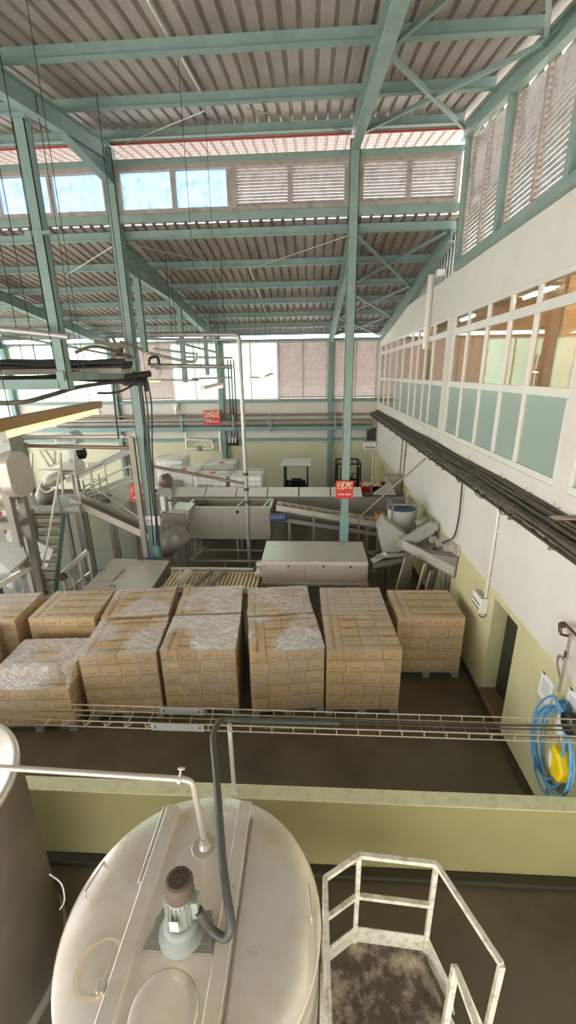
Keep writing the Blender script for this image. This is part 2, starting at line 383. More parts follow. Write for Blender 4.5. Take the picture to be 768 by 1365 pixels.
# reveals behind the openings
for i, d in enumerate(doors):
    mb = MB()
    x0, x1 = WX + WT, WX + 1.1
    mb.box((x0, d[0] - .1, d[2]-.1), (x1, d[0], d[3] + .1)); mb.box((x0, d[1], d[2]-.1), (x1, d[1] + .1, d[3] + .1))
    mb.box((x0, d[0], d[3]), (x1, d[1], d[3] + .1))
    struct(mb.build('trim_%d' % (i + 1), PALEGREENR))
    if i == 0:
        dr = MB().box((WX + .245, d[0], d[2]), (WX + .29, d[1], d[3]))
        for k in range(2):
            zz = d[2] + .12 + k * .82
            dr.box((WX + .235, d[0] + .1, zz), (WX + .25, d[1] - .1, zz + .68))
        dr = struct(dr.build('door_1', DOORD, bev=.006), 'dark door deep in the pale green recess beside the pallets')
        MB().tube([(WX + .2, 5.54, 1.05), (WX + .2, 5.66, 1.05)], .012).rod((WX + .25, 5.55, 1.05), (WX + .2, 5.55, 1.05), .012).build('handle', STEEL, dr)
        struct(MB().box((WX - .02, 5.44, 0), (WX, 6.29, .2)).box((WX - .02, 5.44, .2), (WX + .3, 6.29, .215)).build('trim_10', KERB), 'brown concrete step under the dark door')
    else:
        struct(MB().box((WX + .2, d[0], d[2]), (WX + .3, d[1], d[3])).build('door_%d' % (i + 1), PALEGREEN))
# low wall in front
LW0, LW1, LWZ = 3.41, 3.57, 1.05
mb = MB().box((XL + 6, LW0, 0), (WX, LW1, LWZ))
mb.cur = 1; mb.box((XL + 6, LW0 - .006, LWZ), (WX, LW1 + .006, LWZ + .012))
struct(mb.build('wall_front', [PALEGREEN, CHIPPED], bev=.012), 'low pale green wall between the tanks and the pallets')
struct(MB().box((XL + 6, LW0 - .12, 0), (WX, LW0, .07)).build('baseboard_front', DARKBASE, bev=.02))
# end wall
SILL, HEAD = 4.36, 6.86
us = [XL, WX + WT]; zz = [0, 2.56, SILL, HEAD, HEAD + .1]
holes_e = []
def paneX(px): return aty(px, 500, YE).x
bays = []
for k in range(5):
    xr = CX[0] - PITCH * (k - 1) - .13 if k else WX - .05
    xl = CX[0] + .13 - PITCH * k if k == 0 else CX[0] - PITCH * k + .13
    bays.append((xl, xr))
bays[0] = (CX[0] + .15, WX - .08)
us = sorted({XL, WX + WT} | {b for q in bays for b in q})
def hole_e(x, z): return SILL < z < HEAD and any(a < x < b for a, b in bays)
def place_e(u0, z0, u1, z1): return (u0, YE, z0), (u1, YE + .22, z1)
place_e.split = 2.56
struct(wall_grid(us, zz, hole_e, place_e).build('wall_end', [WHITEWALL, PALEWALL]), 'far end wall, white above and pale yellow green below')

WN = [0]
def window(n_label, x0, x1, z0, z1, y, kinds, frame_m, slat_m, pane_m, fw=.06, dz=.085, axis='x', sf=1.32):
    """a window or louvre unit lying in plane y (axis x) or plane x (axis y)"""
    WN[0] += 1
    def P(u, d, z): return (u, y + d, z) if axis == 'x' else (y + d, u, z)
    w = sthing('window_%d' % WN[0], n_label, P((x0 + x1) / 2, 0, z0))
    n = len(kinds); pw = (x1 - x0) / n
    fr = MB()
    for z in (z0, z1): 
        s = fw if z == z0 else -fw
        fr.box(P(x0, -.04, z), P(x1, .06, z + s))
    for i in range(n + 1):
        u = x0 + pw * i; hw = fw if i in (0, n) else fw / 2
        a = u if i == 0 else u - hw; b = u if i == n else u + hw
        fr.box(P(a, -.04, z0 + fw), P(b, .06, z1 - fw))
    fr.build('frame', frame_m, w, bev=.006)
    for i, k in enumerate(kinds):
        a, b = x0 + pw * i + fw / 2, x0 + pw * (i + 1) - fw / 2
        if k == 'L':
            s = MB(); z = z0 + fw + .02
            while z < z1 - fw - .01:
                s.bar(P(a, .01, z + dz * .35), P(b, .01, z + dz * .35), dz * sf, .008, up=Vector(P(0, .72, .70)) - Vector(P(0, 0, 0)))
                z += dz
            s.build('slats', slat_m, w)
        else:
            MB().box(P(a, .0, z0 + fw), P(b, .012, z1 - fw)).build('pane', pane_m, w)
    return w
# end-wall windows, laid out bay by bay
window('brown louvred window at the right corner of the far end wall', *bays[0], SILL, HEAD, YE + .08, 'LL', DIRTYALU, SLATP, PANE_END)
xa = paneX(371)
window('far brown louvred window between the bright panes and the right column', xa, bays[1][1], SILL, HEAD, YE + .08, 'LL', DIRTYALU, SLATP, PANE_END)
window('bright two pane window of the far end wall behind the grey drop pipe', bays[1][0], xa, SILL, HEAD, YE + .08, 'WW', ALU, SLATP, PANE_END)
xb = paneX(229)
window('bright two pane window of the far end wall behind the small hanging lamp', xb, bays[2][1], SILL, HEAD, YE + .08, 'WW', ALU, SLATP, PANE_END)
window('brown louvred window of the far end wall behind the cable bundle', bays[2][0], xb, SILL, HEAD, YE + .08, 'LL', DIRTYALU, SLATP, PANE_END)
window('bright window of the far end wall behind the hanging green post', bays[3][0], bays[3][1], SILL, HEAD, YE + .08, 'WWWW', ALU, SLATP, PANE_END)
window('leftmost bright window of the far end wall', bays[4][0], bays[4][1], SILL, HEAD, YE + .08, 'WWWW', ALU, SLATP, PANE_END)
struct(MB().box((XL, -3.7, 5.0), (WX + WT, -3.5, zu(-3.5) + .1)).build('wall_back_blocker', WHITEWALL), 'unseen upper rear wall added to hold back daylight')  # out of view; added and sized to block sky light on the foreground
# strip of daylight mesh between the end wall and the lower eave
# clerestory
CZ0, CZ1 = 8.70, 9.56
def cX(px): return aty(px, 250, YC).x
window('pair of louvres at the right end of the clerestory', CX[0] + .09, WX - .06, CZ0, CZ1, YC, 'LL', DIRTYALU, SLAT, PANE_SKY, .10, .056, sf=.935)
window('louvred clerestory pair left of the right hand column', cX(309), CX[0] - .09, CZ0, CZ1, YC, 'LL', DIRTYALU, SLAT, PANE_SKY, .10, .056, sf=.935)
window('bright pair of clerestory panes right of the main left column', CX[1] + .09, cX(309), CZ0, CZ1, YC, 'WW', DIRTYALU, SLAT, PANE_SKY, .10)
window('bright pair of clerestory panes left of the main left column', CX[1] - .12 - 2.42, CX[1] - .09, CZ0, CZ1, YC, 'WW', DIRTYALU, SLAT, PANE_SKY, .10)
window('louvred clerestory pair at the left edge', CX[2] + .09, CX[1] - .12 - 2.42, CZ0, CZ1, YC, 'LL', DIRTYALU, SLAT, PANE_SKY, .10, .056, sf=.935)
window('bright clerestory panes far left', CX[3] + .12, CX[2] - .12, CZ0, CZ1, YC, 'WWLL', DIRTYALU, SLAT, PANE_SKY, .10, .056, sf=.935)
# high louvres along the right wall
LZ0 = 7.60
def louvre_side(y0, y1, n, lab):
    WN[0] += 1
    w = sthing('window_%d' % WN[0], lab, (WX + .04, (y0 + y1) / 2, LZ0))
    fr = MB(); fw = .07
    def top(y): return zu(y) - .30
    fr.box((WX, y0, LZ0), (WX + .1, y1, LZ0 + fw))
    pw = (y1 - y0) / n
    for i in range(n + 1):
        u = y0 + pw * i; a = u if i == 0 else u - fw / 2; b = u if i == n else u + fw / 2
        if i == n: a = u - fw
        if i == 0: b = u + fw
        fr.prism([(WX, a, LZ0 + fw), (WX, b, LZ0 + fw), (WX, b, top(b)), (WX, a, top(a))], (.1, 0, 0))
    fr.bar((WX + .05, y0, top(y0)), (WX + .05, y1, top(y1)), .1, fw)
    fr.build('frame', DIRTYALU, w)
    for i in range(n):
        s = MB(); a, b = y0 + pw * i + fw / 2, y0 + pw * (i + 1) - fw / 2; z = LZ0 + fw + .03; dz = .074
        while z < top(b) - .06:
            a2 = a
            if z > top(a) - .06: a2 = a + (z - top(a) + .06) / US
            if b - a2 > .05: s.bar((WX + .05, a2, z), (WX + .05, b, z), .0558, .007, up=(.94, 0, .35))
            z += dz
        s.build('slats', SLAT, w)
ly = [9.98, 8.02, 6.0, 3.98, 1.96]
for i in range(4):
    louvre_side(ly[i + 1] + .06, ly[i] - .06, 2, ['high louvre panel of the right wall next to the clerestory corner', 'high louvre panel of the right wall at the top right of the view', 'high louvre panel of the right wall nearest the viewer', 'high louvre panel of the right wall above the viewer'][i])

# corrugated roofs
def corrugated(x0, x1, ya, yb, zf, pitch=.225, h=.045, thick=.004):
    mb = MB(); xs = []; x = x0
    while x < x1:
        for dx, dh in ((0, 0), (.15, 0), (.168, 1), (.207, 1)):
            if x + dx <= x1: xs.append((x + dx, dh * h))
        x += pitch
    xs.append((x1, 0)); vs = []; n = len(xs)
    for y in (ya, yb):
        for (x, dh) in xs: vs.append((x, y, zf(y) + dh))
    for y in (ya, yb):
        for (x, dh) in xs: vs.append((x, y, zf(y) + dh + thick))
    fs = []
    for i in range(n - 1):
        fs.append((i, i + 1, n + i + 1, n + i)); fs.append((2*n + i, 3*n + i, 3*n + i + 1, 2*n + i + 1))
        fs.append((i, 2*n+i, 2*n+i+1, i+1)); fs.append((n+i, n+i+1, 3*n+i+1, 3*n+i))
    fs.append((0, n, 3*n, 2*n)); fs.append((n-1, 3*n-1, 4*n-1, 2*n-1))
    return mb.add(vs, fs)
struct(corrugated(XL, WX + .1, -3.5, YC + .25, zu).build('ceiling_upper', ROOF), 'corrugated underside of the upper roof')
struct(corrugated(XL, WX + .2, YC + .25, 12.7, zu).build('trim_20', PINK), 'pinkish tin eave seen through the mesh strip over the clerestory')
struct(corrugated(XL, WX + .2, YC - .1, YE + .16, zl).build('ceiling_lower', ROOFL), 'corrugated underside of the lower roof')
# corrugated infill over the right wall beside the lower roof
inf = MB()
y = 10.32
while y < 16.5:
    y2 = y + .15; z1, z2 = zl(y) - .03, zl(y2) - .03
    if z2 > 7.5: inf.prism([(WX + .1, y, 7.44), (WX + .1, y2, 7.44), (WX + .1, y2, z2), (WX + .1, y, z1)], (.02, 0, 0)); inf.prism([(WX + .13, y2, 7.44), (WX + .13, y2 + .075, 7.44), (WX + .13, y2 + .075, z2), (WX + .13, y2, z2)], (.02, 0, 0))
    y += .225
struct(inf.build('trim_21', GALV), 'corrugated infill strip above the white right wall')
# clerestory lower skirt between the roof and the louvres
# mesh strip above the clerestory
mesh = MB()
x = XL + 6
while x < WX: 
    mesh.rod((x, YC, 9.66), (x, YC, 9.93), .003, 3); x += .05
for k in range(6): mesh.rod((XL + 6, YC, 9.67 + k * .05), (WX, YC, 9.67 + k * .05), .003, 3)
mesh.cur = 1; mesh.box((XL + 6, YC - .01, 9.925), (WX, YC + .01, 9.945))
tag(mesh.build('wire_mesh', [GALV, REDB]), 'wire mesh strip with a red edge above the clerestory windows', 'mesh')

# office behind the right wall windows
MBo = MB()
MBo.box((WX + WT, 1.0, 4.0), (6.2, 20, 4.1)); MBo.cur = 1; MBo.box((WX + WT, 1.0, 7.0), (6.2, 20, 7.1)); MBo.cur = 2
MBo.box((6.1, 1.0, 4.1), (6.2, 20, 7.0)); MBo.box((WX + WT, .9, 4.1), (6.2, 1.0, 7)); MBo.box((WX + WT, 19.9, 4.1), (6.2, 20, 7))
for yy in (7.4, 11.2, 15.4): MBo.box((3.9, yy, 4.1), (6.1, yy + .1, 7.0))
struct(MBo.build('wall_office', [CREASE, TANLT, TAN]), 'tan office rooms behind the upper windows')
for i, yy in enumerate((3.5, 6.2, 9.4, 13.3, 17.6)):
    l = thing('ceiling_light', 'tube light on the office ceiling behind the upper windows', 'lamp', (4.4, yy, 6.93), 'office ceiling lights')
    MB().box((4.3, yy - .6, 6.94), (4.5, yy + .6, 7.0)).build('body', WHITEP, l)
    MB().rod((4.4, yy - .57, 6.92), (4.4, yy + .57, 6.92), .03).build('tube', TUBEO, l)
# a file shelf that shows through the panes
sh = thing('file_shelf', 'office shelf of red files seen through the upper window', 'shelf', (5.9, 9.2, 4.1))
fr = MB()
for z in (4.1, 4.5, 4.9, 5.3, 5.7, 6.1): fr.box((5.75, 8.4, z), (6.1, 10.4, z + .03))
for y in (8.4, 9.4, 10.37): fr.box((5.75, y, 4.1), (6.1, y + .03, 6.13))
fr.build('frame', PLANK, sh)
fl = MB()
for z in (4.53, 4.93, 5.33, 5.73):
    y = 8.46
    while y < 10.3:
        fl.box((5.8, y, z), (6.05, y + .07, z + .3)); y += .085
o = fl.build('files', WOODB, sh); o['kind'] = 'stuff'

# office window frames
def office(y0, y1, cuts, lab, frost_n=None):
    WN[0] += 1
    w = sthing('window_%d' % WN[0], lab, (WX, (y0 + y1) / 2, OZ0))
    fr = MB(); x0, x1 = WX - .02, WX + .025
    def hb(z, z2): fr.box((x0, y0, z), (x1, y1, z2))
    hb(4.13, 4.22); hb(5.18, 5.29); hb(6.21, 6.34); hb(6.56, 6.62)
    allc = [y0] + cuts + [y1]
    for i, c in enumerate(allc):
        h = .04
        a, b = (c, c + .07) if i == 0 else ((c - .07, c) if i == len(allc) - 1 else (c - h, c + h))
        for z, z2 in ((4.22, 5.18), (5.29, 6.21), (6.34, 6.56)): fr.box((x0, a, z), (x1, b, z2))
    fr.build('frame', ALU, w, bev=.005)
    for i in range(len(allc) - 1):
        a, b = allc[i] + .05, allc[i + 1] - .05
        pm = PANE_FROST if not frost_n or i < frost_n else PANE_CLEAR
        MB().box((WX + .010, a, 4.2), (WX + .018, b, 5.2)).build('frosted_pane' if pm is PANE_FROST else 'pane', pm, w)
        MB().box((WX + .010, a, 5.27), (WX + .018, b, 6.23)).build('pane', PANE_CLEAR, w)
        MB().box((WX + .010, a, 6.32), (WX + .018, b, 6.58)).build('top_pane', PANE_CLEAR, w)
office(OY0, 9.84, [6.32, 7.13, 8.0, 8.95], 'near office window strip with frosted teal lower panes on the right wall')
office(10.2, OY1, [11.35, 12.05, 12.9, 13.7, 14.95, 16.0, 17.3, 18.5], 'far office window strip with frosted teal lower panes on the right wall', 6)
office(N0, N1, [2.1, 3.0, 4.0], 'office window strip nearest the viewer on the right wall')

# ================================================================== STEEL FRAME
def col(x, y, z0, z1, w, lab, name='steel_column', m=None):
    mb = MB().ibeam((x, y, z0), (x, y, z1), w, w, .014, up=(0, 1, 0))
    # welded cover plates close the section as in the old box columns
    mb.box((x - w/2, y - w/2, z0), (x - w/2 + .012, y + w/2, z1)); mb.box((x + w/2 - .012, y - w/2, z0), (x + w/2, y + w/2, z1))
    return mb
c = thing('steel_column', 'green steel column in the middle, from the machines up to the clerestory', 'column', (CX[0], YC - .02, 0))
col(CX[0], YC - .02, 0, zu(YC) - .3, .2, '').build('shaft', GREEN, c)
mb = MB().box((CX[0] - .104, YC - .124, 0), (CX[0] + .104, YC + .084, 2.15)).build('painted_base', GREEN2, c)
mb['label'] = 'bluer green painted foot'
MB().box((CX[0] - .2, YC - .125, 0), (CX[0] + .2, YC + .18, .02)).build('base_plate', GREEN2, c)
c = thing('steel_column', 'green steel column on the left with hanging cables, blue drum at its foot', 'column', (CX[1], YC, 0))
col(CX[1], YC, 0, zu(YC) - .25, .22, '').build('shaft', GREEN, c)
mb = MB().box((CX[1] - .115, YC - .115, 0), (CX[1] + .115, YC + .115, 2.0)).build('painted_base', GREEN2, c)
MB().box((CX[1] - .22, YC - .2, 0), (CX[1] + .22, YC + .2, .02)).build('base_plate', GREEN2, c)
c = thing('steel_column', 'green steel column hidden behind the machines at the far left', 'column', (CX[2], YC, 0))
col(CX[2], YC, 0, zu(YC) - .25, .22, '').build('shaft', GREEN, c)
for i, x in enumerate(CX):
    if i == 3: lab = 'leftmost column'
    cc = col(x, YE - .12, 0, zl(YE) - .1, .2, '').build('steel_column', GREEN2)
    tag(cc, ['green column on the far end wall in front of the brown louvres', 'green column on the far end wall behind the red sign', 'green column on the far end wall left of the cable bundle', 'leftmost green column on the far end wall'][i], 'column')
# hanging post (stands on a cable beam, carries to the upper rafter)
HP = (CX[1], 7.25)
o = col(HP[0], HP[1], 5.3, zu(HP[1]) - .62, .17, '')
o.box((HP[0]-.13, HP[1]-.13, zu(HP[1]) - .64), (HP[0]+.13, HP[1]+.13, zu(HP[1]) - .62))
o.box((HP[0]-.2, HP[1]-.1, 7.55), (HP[0]+.2, HP[1]-.085, 7.6))
tag(o.build('hanging_post', GREEN), 'green hanging post under the left upper rafter', 'post')
# upper rafters
def haunch(x, ya, yb, w, name, lab):
    r = thing(name, lab, 'rafter', (x, yb, zu(yb) - .4))
    MB().ibeam((x, ya, zu(ya) - .32), (x, yb, zu(yb) - .32), w, .30, .02).build('beam', GREEN, r)
    return r
for x, lab in ((CX[0], 'green upper rafter running over the middle column to the top edge'), (CX[1], 'green upper rafter with a haunch over the left column'), (CX[2], 'far left green upper rafter')):
    r = haunch(x, -3.4, YC + .1, .17, 'roof_rafter', lab)
    y0, y1 = 8.35, YC - .1
    hh = MB(); 
    hh.prism([(x - .01, y0, zu(y0) - .47), (x - .01, y1, zu(y1) - .47), (x - .01, y1, zu(y1) - .85)], (.02, 0, 0))
    hh.bar((x, y0, zu(y0) - .47), (x, y1, zu(y1) - .85), .17, .02)
    if x != CX[0]: hh.build('haunch', GREEN, r)
r = thing('roof_rafter', 'green rafter sloping along the top of the right hand louvres', 'rafter', (WX - .06, YC, zu(YC) - .4))
MB().ibeam((WX - .07, -3.4, zu(-3.4) - .26), (WX - .07, YC, zu(YC) - .26), .13, .26, .02).build('beam', GREEN, r)
# frame of the right hand louvres
for i, y in enumerate(ly[:4]):
    cc = MB().bar((WX - .02, y, 7.46), (WX - .02, y, zu(y) - .38), .12, .12, up=(0, 1, 0)).build('louvre_post', GREEN)
    tag(cc, ['green post in the corner of clerestory and right wall louvres', 'green post between the two high louvre panels', 'green post at the upper right edge of the view', 'green louvre post nearest the viewer'][i], 'post')
cc = MB().bar((WX - .03, -3, 7.53), (WX - .03, 9.92, 7.53), .12, .13).build('louvre_sill_beam', GREEN); tag(cc, 'green beam under the right hand louvres on top of the white wall', 'beam')
# upper purlins
def purl(px, py, off=.12):
    p = atp(px, py, UZ - .2, 10, US); return p.y
ups = [purl(380, 69), purl(380, 138), 10.0]
st = ups[1] - ups[0]
for k in range(1, 7): ups.append(ups[0] - k * 1.45)
for y in ups:
    mb = MB().bar((XL + 4, y, zu(y) - .08), (WX - .14, y, zu(y) - .08), .02, .16, up=(0, -US, 1))
    mb.bar((XL + 4, y - .035, zu(y) - .16), (WX - .14, y - .035, zu(y) - .16), .07, .012); mb.bar((XL + 4, y + .035, zu(y) - .01), (WX - .14, y + .035, zu(y) - .01), .07, .012)
    mb.bar((XL + 4, y + .03, zu(y) - .08), (WX - .14, y + .03, zu(y) - .08), .06, .14)
    tag(mb.build('roof_purlin', GREEN), 'green steel purlin running across under the upper corrugated roof', 'purlin', 'upper roof purlins')
# lower purlins and rafters
lps = [atp(380, y, LZ - .16, 10.2, LS).y for y in (313, 354, 383, 404, 422, 436)] + [19.6]
for y in lps:
    mb = MB().bar((XL + 1, y, zl(y) - .09), (WX - .02, y, zl(y) - .09), .06, .16)
    mb.bar((XL + 1, y - .05, zl(y) - .165), (WX - .02, y - .05, zl(y) - .165), .07, .012)
    tag(mb.build('roof_purlin', GREEN), 'green steel purlin running across under the lower corrugated roof', 'purlin', 'lower roof purlins')
for x, lab in ((CX[0], 'green rafter of the lower roof behind the middle column'), (CX[1], 'green rafter of the lower roof sloping down behind the left column'), (CX[2], 'green rafter of the lower roof at the left edge'), (CX[3], 'farthest left green rafter of the lower roof')):
    r = thing('roof_rafter', lab, 'rafter', (x, YC + .15, zl(YC) - .4))
    MB().ibeam((x, YC + .12, zl(YC) - .32), (x, YE - .1, zl(YE) - .32), .17, .3, .02).build('beam', GREEN, r)
    hh = MB(); y0, y1 = YC + .15, 13.2
    hh.prism([(x - .01, y0, zl(y0) - .47), (x - .01, y1, zl(y1) - .47), (x - .01, y0, zl(y0) - .75)], (.02, 0, 0)); hh.bar((x, y0, zl(y0) - .75), (x, y1, zl(y1) - .47), .15, .02)
    hh.build('haunch', GREEN, r)
r = thing('roof_rafter', 'green rafter of the lower roof along the top of the right wall', 'rafter', (WX - .1, YC, zl(YC) - .4))
MB().ibeam((WX - .1, YC + .05, zl(YC) - .3), (WX - .1, YE - .1, zl(YE) - .3), .14, .26, .02).build('beam', GREEN, r)
# X braces
def brace(a, b, lab, grp):
    tag(MB().bar(a, b, .055, .055).build('wind_brace', GREEN), lab, 'brace', grp)
def ub(x, y): return (x, y, zu(y) - .24)
def lb(x, y): return (x, y, zl(y) - .22)
for y0, y1 in ((ups[0], 9.95),):
    brace(ub(CX[0] + .1, y0 + .05), ub(WX - .15, y1), 'green diagonal brace crossing under the upper roof by the right wall', 'upper roof braces')
    brace(ub(WX - .15, y0 + .05), ub(CX[0] + .1, y1), 'green diagonal brace crossing under the upper roof by the right wall', 'upper roof braces')
brace(ub(CX[0] + .1, 2.6), ub(WX - .15, ups[0]), 'green diagonal brace crossing under the upper roof by the right wall', 'upper roof braces')
brace(ub(WX - .15, 2.6), ub(CX[0] + .1, ups[0]), 'green diagonal brace crossing under the upper roof by the right wall', 'upper roof braces')
for i, j in ((0, 2), (2, 4), (4, 6)):
    y0, y1 = lps[i], lps[j]
    brace(lb(CX[0] + .1, y0), lb(WX - .2, y1), 'green diagonal brace crossing under the lower roof by the right wall', 'lower roof braces')
    brace(lb(WX - .2, y0), lb(CX[0] + .1, y1), 'green diagonal brace crossing under the lower roof by the right wall', 'lower roof braces')
# sag rods under the roofs
def sag(a, b, lab, g): tag(MB().rod(a, b, .012, 6).build('sag_rod', GALV), lab, 'rod', g)
for (a, b) in (((CX[1] + .1, lps[0]), (CX[1] + 2.4, lps[1])), ((CX[0] - .1, lps[0]), (CX[0] - 2.4, lps[1])), ((CX[1] - .1, lps[0]), (CX[1] - 2.2, lps[1])), ((CX[2] + .1, lps[0]), (CX[2] + 2.4, lps[1]))):
    sag(lb(*a), lb(*b), 'thin tie rod slanting under the lower roof', 'lower roof tie rods')
for (a, b) in (((CX[1] + .5, 9.9), (CX[1] + 2.4, ups[1])), ((CX[0] - .1, 9.9), (CX[0] - 1.9, ups[1]))):
    sag(ub(*a), ub(*b), 'thin tie rod slanting under the upper roof', 'upper roof tie rods')
# beams of the clerestory
def xbeam(name, y, z0, z1, d, m, lab, x0=XL + 4, x1=WX - .05):
    tag(MB().box((x0, y - d / 2, z0), (x1, y + d / 2, z1)).build(name, m, bev=.006), lab, 'beam')
xbeam('steel_beam', YC, 9.555, 9.66, .14, GREEN, 'green beam over the clerestory windows')
xbeam('steel_beam', YC, 8.56, 8.70, .16, GREEN, 'green beam under the clerestory windows')
xbeam('steel_beam', YC + .02, 9.945, 10.02, .12, STEELD, 'dark gutter edge above the mesh strip')
# end wall beams
xbeam('steel_beam', YE - .06, SILL - .11, SILL, .12, GREEN2, 'green sill beam under the windows of the far end wall', XL, WX)
xbeam('steel_beam', YE - .06, HEAD, HEAD + .09, .12, GREEN2, 'green head beam over the windows of the far end wall', XL, WX)
xbeam('steel_beam', YE - .08, 2.5, 2.62, .14, GREEN2, 'green beam on top of the pale lower end wall', XL, WX)
xbeam('steel_beam', YE - .35, 3.02, 3.2, .12, GREEN2, 'green beam carrying the pipe shelf on the far end wall', XL, WX - .3)
# ================================================================== PALLET LOADS
CH = .232                                            # carton height
def carton_mesh(w, d, h, vertical):
    mb = MB(); g = .004
    mb.box((g, g, 0), (w - g, d - g, h - .003))
    mb.cur = 2                                        # tape along the top seam
    if vertical: mb.box((w/2 - .022, g, h - .003), (w/2 + .022, d - g, h - .002))
    else: mb.box((g, d/2 - .022, h - .003), (w - g, d/2 + .022, h - .002))
    mb.cur = 1                                        # printed marks: a row of little strokes
    rn = random.Random(int(w * 1000) + vertical)
    z = h - .002
    if not vertical:
        x = w * .22
        for k in range(6):
            ww = w * .075; mb.box((x, d * .30, z), (x + ww, d * .30 + .010, z + .001)); mb.box((x, d * .30, z), (x + .010, d * .30 + .05, z + .001))
            if k % 2: mb.box((x, d * .30 + .04, z), (x + ww, d * .30 + .05, z + .001))
            else: mb.box((x + ww * .6, d * .30 + .02, z), (x + ww * .6 + .010, d * .30 + .05, z + .001))
            x += w * .10
    else:
        y = d * .2
        for k in range(6):
            ww = d * .07; mb.box((w * .34, y, z), (w * .34 + .010, y + ww, z + .001)); mb.box((w * .34, y, z), (w * .34 + .05, y + .010, z + .001)); mb.box((w * .34 + .04, y, z), (w * .34 + .05, y + ww * .6, z + .001))
            y += d * .1
    # print on front and right sides: a word, and a strip of small signs by the lower edge
    for side in range(4):
        L = w if side in (0, 2) else d
        def q(a, b, z0, z1):
            if side == 0: mb.box((a, g - .001, z0), (b, g, z1))
            elif side == 2: mb.box((a, d - g, z0), (b, d - g + .001, z1))
            elif side == 1: mb.box((w - g, a, z0), (w - g + .001, b, z1))
            else: mb.box((g - .001, a, z0), (g, b, z1))
        u = L * .28
        for k in range(5): q(u, u + L * .07, h * .42, h * .42 + .010); q(u, u + .012, h * .42, h * .42 + .03); u += L * .095
        u = L * .06
        for k in range(9):
            hh = .022 + .018 * rn.random(); q(u, u + L * .06, h * .12, h * .12 + hh); u += L * .1
    return mb
TW, TD = 1.21, 1.02
W0 = .27; W1 = (TW - W0) / 3
PROTO = {}
def proto(key, w, d, v):
    o = carton_mesh(w, d, CH, v).build('carton', [CARTON, PRINT, TAPE], None, local=True)
    PROTO[key] = o.data; bpy.data.objects.remove(o)
proto('a', W0, TD / 3, True); proto('b', W1, TD / 4, False)
def pallet_mesh():
    mb = MB()
    for k in range(7): mb.box((-TW/2, -TD/2 + k * (TD - .1) / 6, .115), (TW/2, -TD/2 + k * (TD - .1) / 6 + .1, .135))
    for x in (-TW/2, -.06, TW/2 - .12):
        for y in (-TD/2, -.06, TD/2 - .12): mb.box((x, y, .025), (x + .12, y + .12, .115))
        mb.box((x, -TD/2, 0), (x + .12, TD/2, .025))
    return mb
def film_mesh(h, top=True, partial=None):
    """stretch film round the stack, slightly bulged and puckered, tucked over the edges of the top"""
    mb = MB(); rn = random.Random(int(h * 977) + (5 if partial else 0)); nx, ny, nz = 10, 9, 10
    def drop(y): return CH * .95 * min(1, max(0, (-y / (TD/2) - .48) / .5)) if partial else 0
    ring = []
    ex, ey = TW/2 + .008, TD/2 + .008
    for i in range(nx): ring.append((-ex + 2*ex*i/nx, -ey, 0, -1))
    for i in range(ny): ring.append((ex, -ey + 2*ey*i/ny, 1, 0))
    for i in range(nx): ring.append((ex - 2*ex*i/nx, ey, 0, 1))
    for i in range(ny): ring.append((-ex, ey - 2*ey*i/ny, -1, 0))
    n = len(ring); vs = []; fs = []
    for k in range(nz + 1):
        z = .05 + (h + .006 - .05) * k / nz
        for (x, y, a, b) in ring:
            zk = z - drop(y) * k / nz
            e = .007 * rn.random() if k < nz else 0
            vs.append((x + a * e, y + b * e, zk))
    for k in range(nz):
        for i in range(n): fs.append((k*n + i, k*n + (i+1) % n, (k+1)*n + (i+1) % n, (k+1)*n + i))
    mb.add(vs, fs)
    g = 12; vs = []; fs = []
    for i in range(g + 1):
        for j in range(g + 1):
            e = .008 * rn.random() if 0 < i < g and 0 < j < g else 0
            vs.append((-ex + 2*ex*i/g, -ey + 2*ey*j/g, h + .006 + e - drop(-ey + 2*ey*j/g)))
    for i in range(g):
        for j in range(g): fs.append((i*(g+1)+j, (i+1)*(g+1)+j, (i+1)*(g+1)+j+1, i*(g+1)+j+1))
    mb.add(vs, fs)
    # thick rolled edges of the film crossing the front
    for (a, b) in (((-.5, .86), (.15, 1.0)), ((-.6, .55), (.6, .42))):
        z0, z1 = a[1] * h, b[1] * h
        pts = [(TW * (a[0] + (b[0] - a[0]) * t / 8), -ey - .006, z0 + (z1 - z0) * t / 8 + .012 * math.sin(t)) for t in range(9)]
        pts = [(max(-ex, min(ex, p[0])), p[1], p[2]) for p in pts]
        mb.tube(pts, .004, 4)
    return mb
pm = pallet_mesh().build('pallet', PALLETW, None, local=True); PALD = pm.data; bpy.data.objects.remove(pm)
FILMD = {}; GLARE = [1, .9, 1.2, 1.2, .4, .6, .3, .4, .9, 1.1, .9, .7, .5]      # strength of the painted window glare, in the order of the loads below
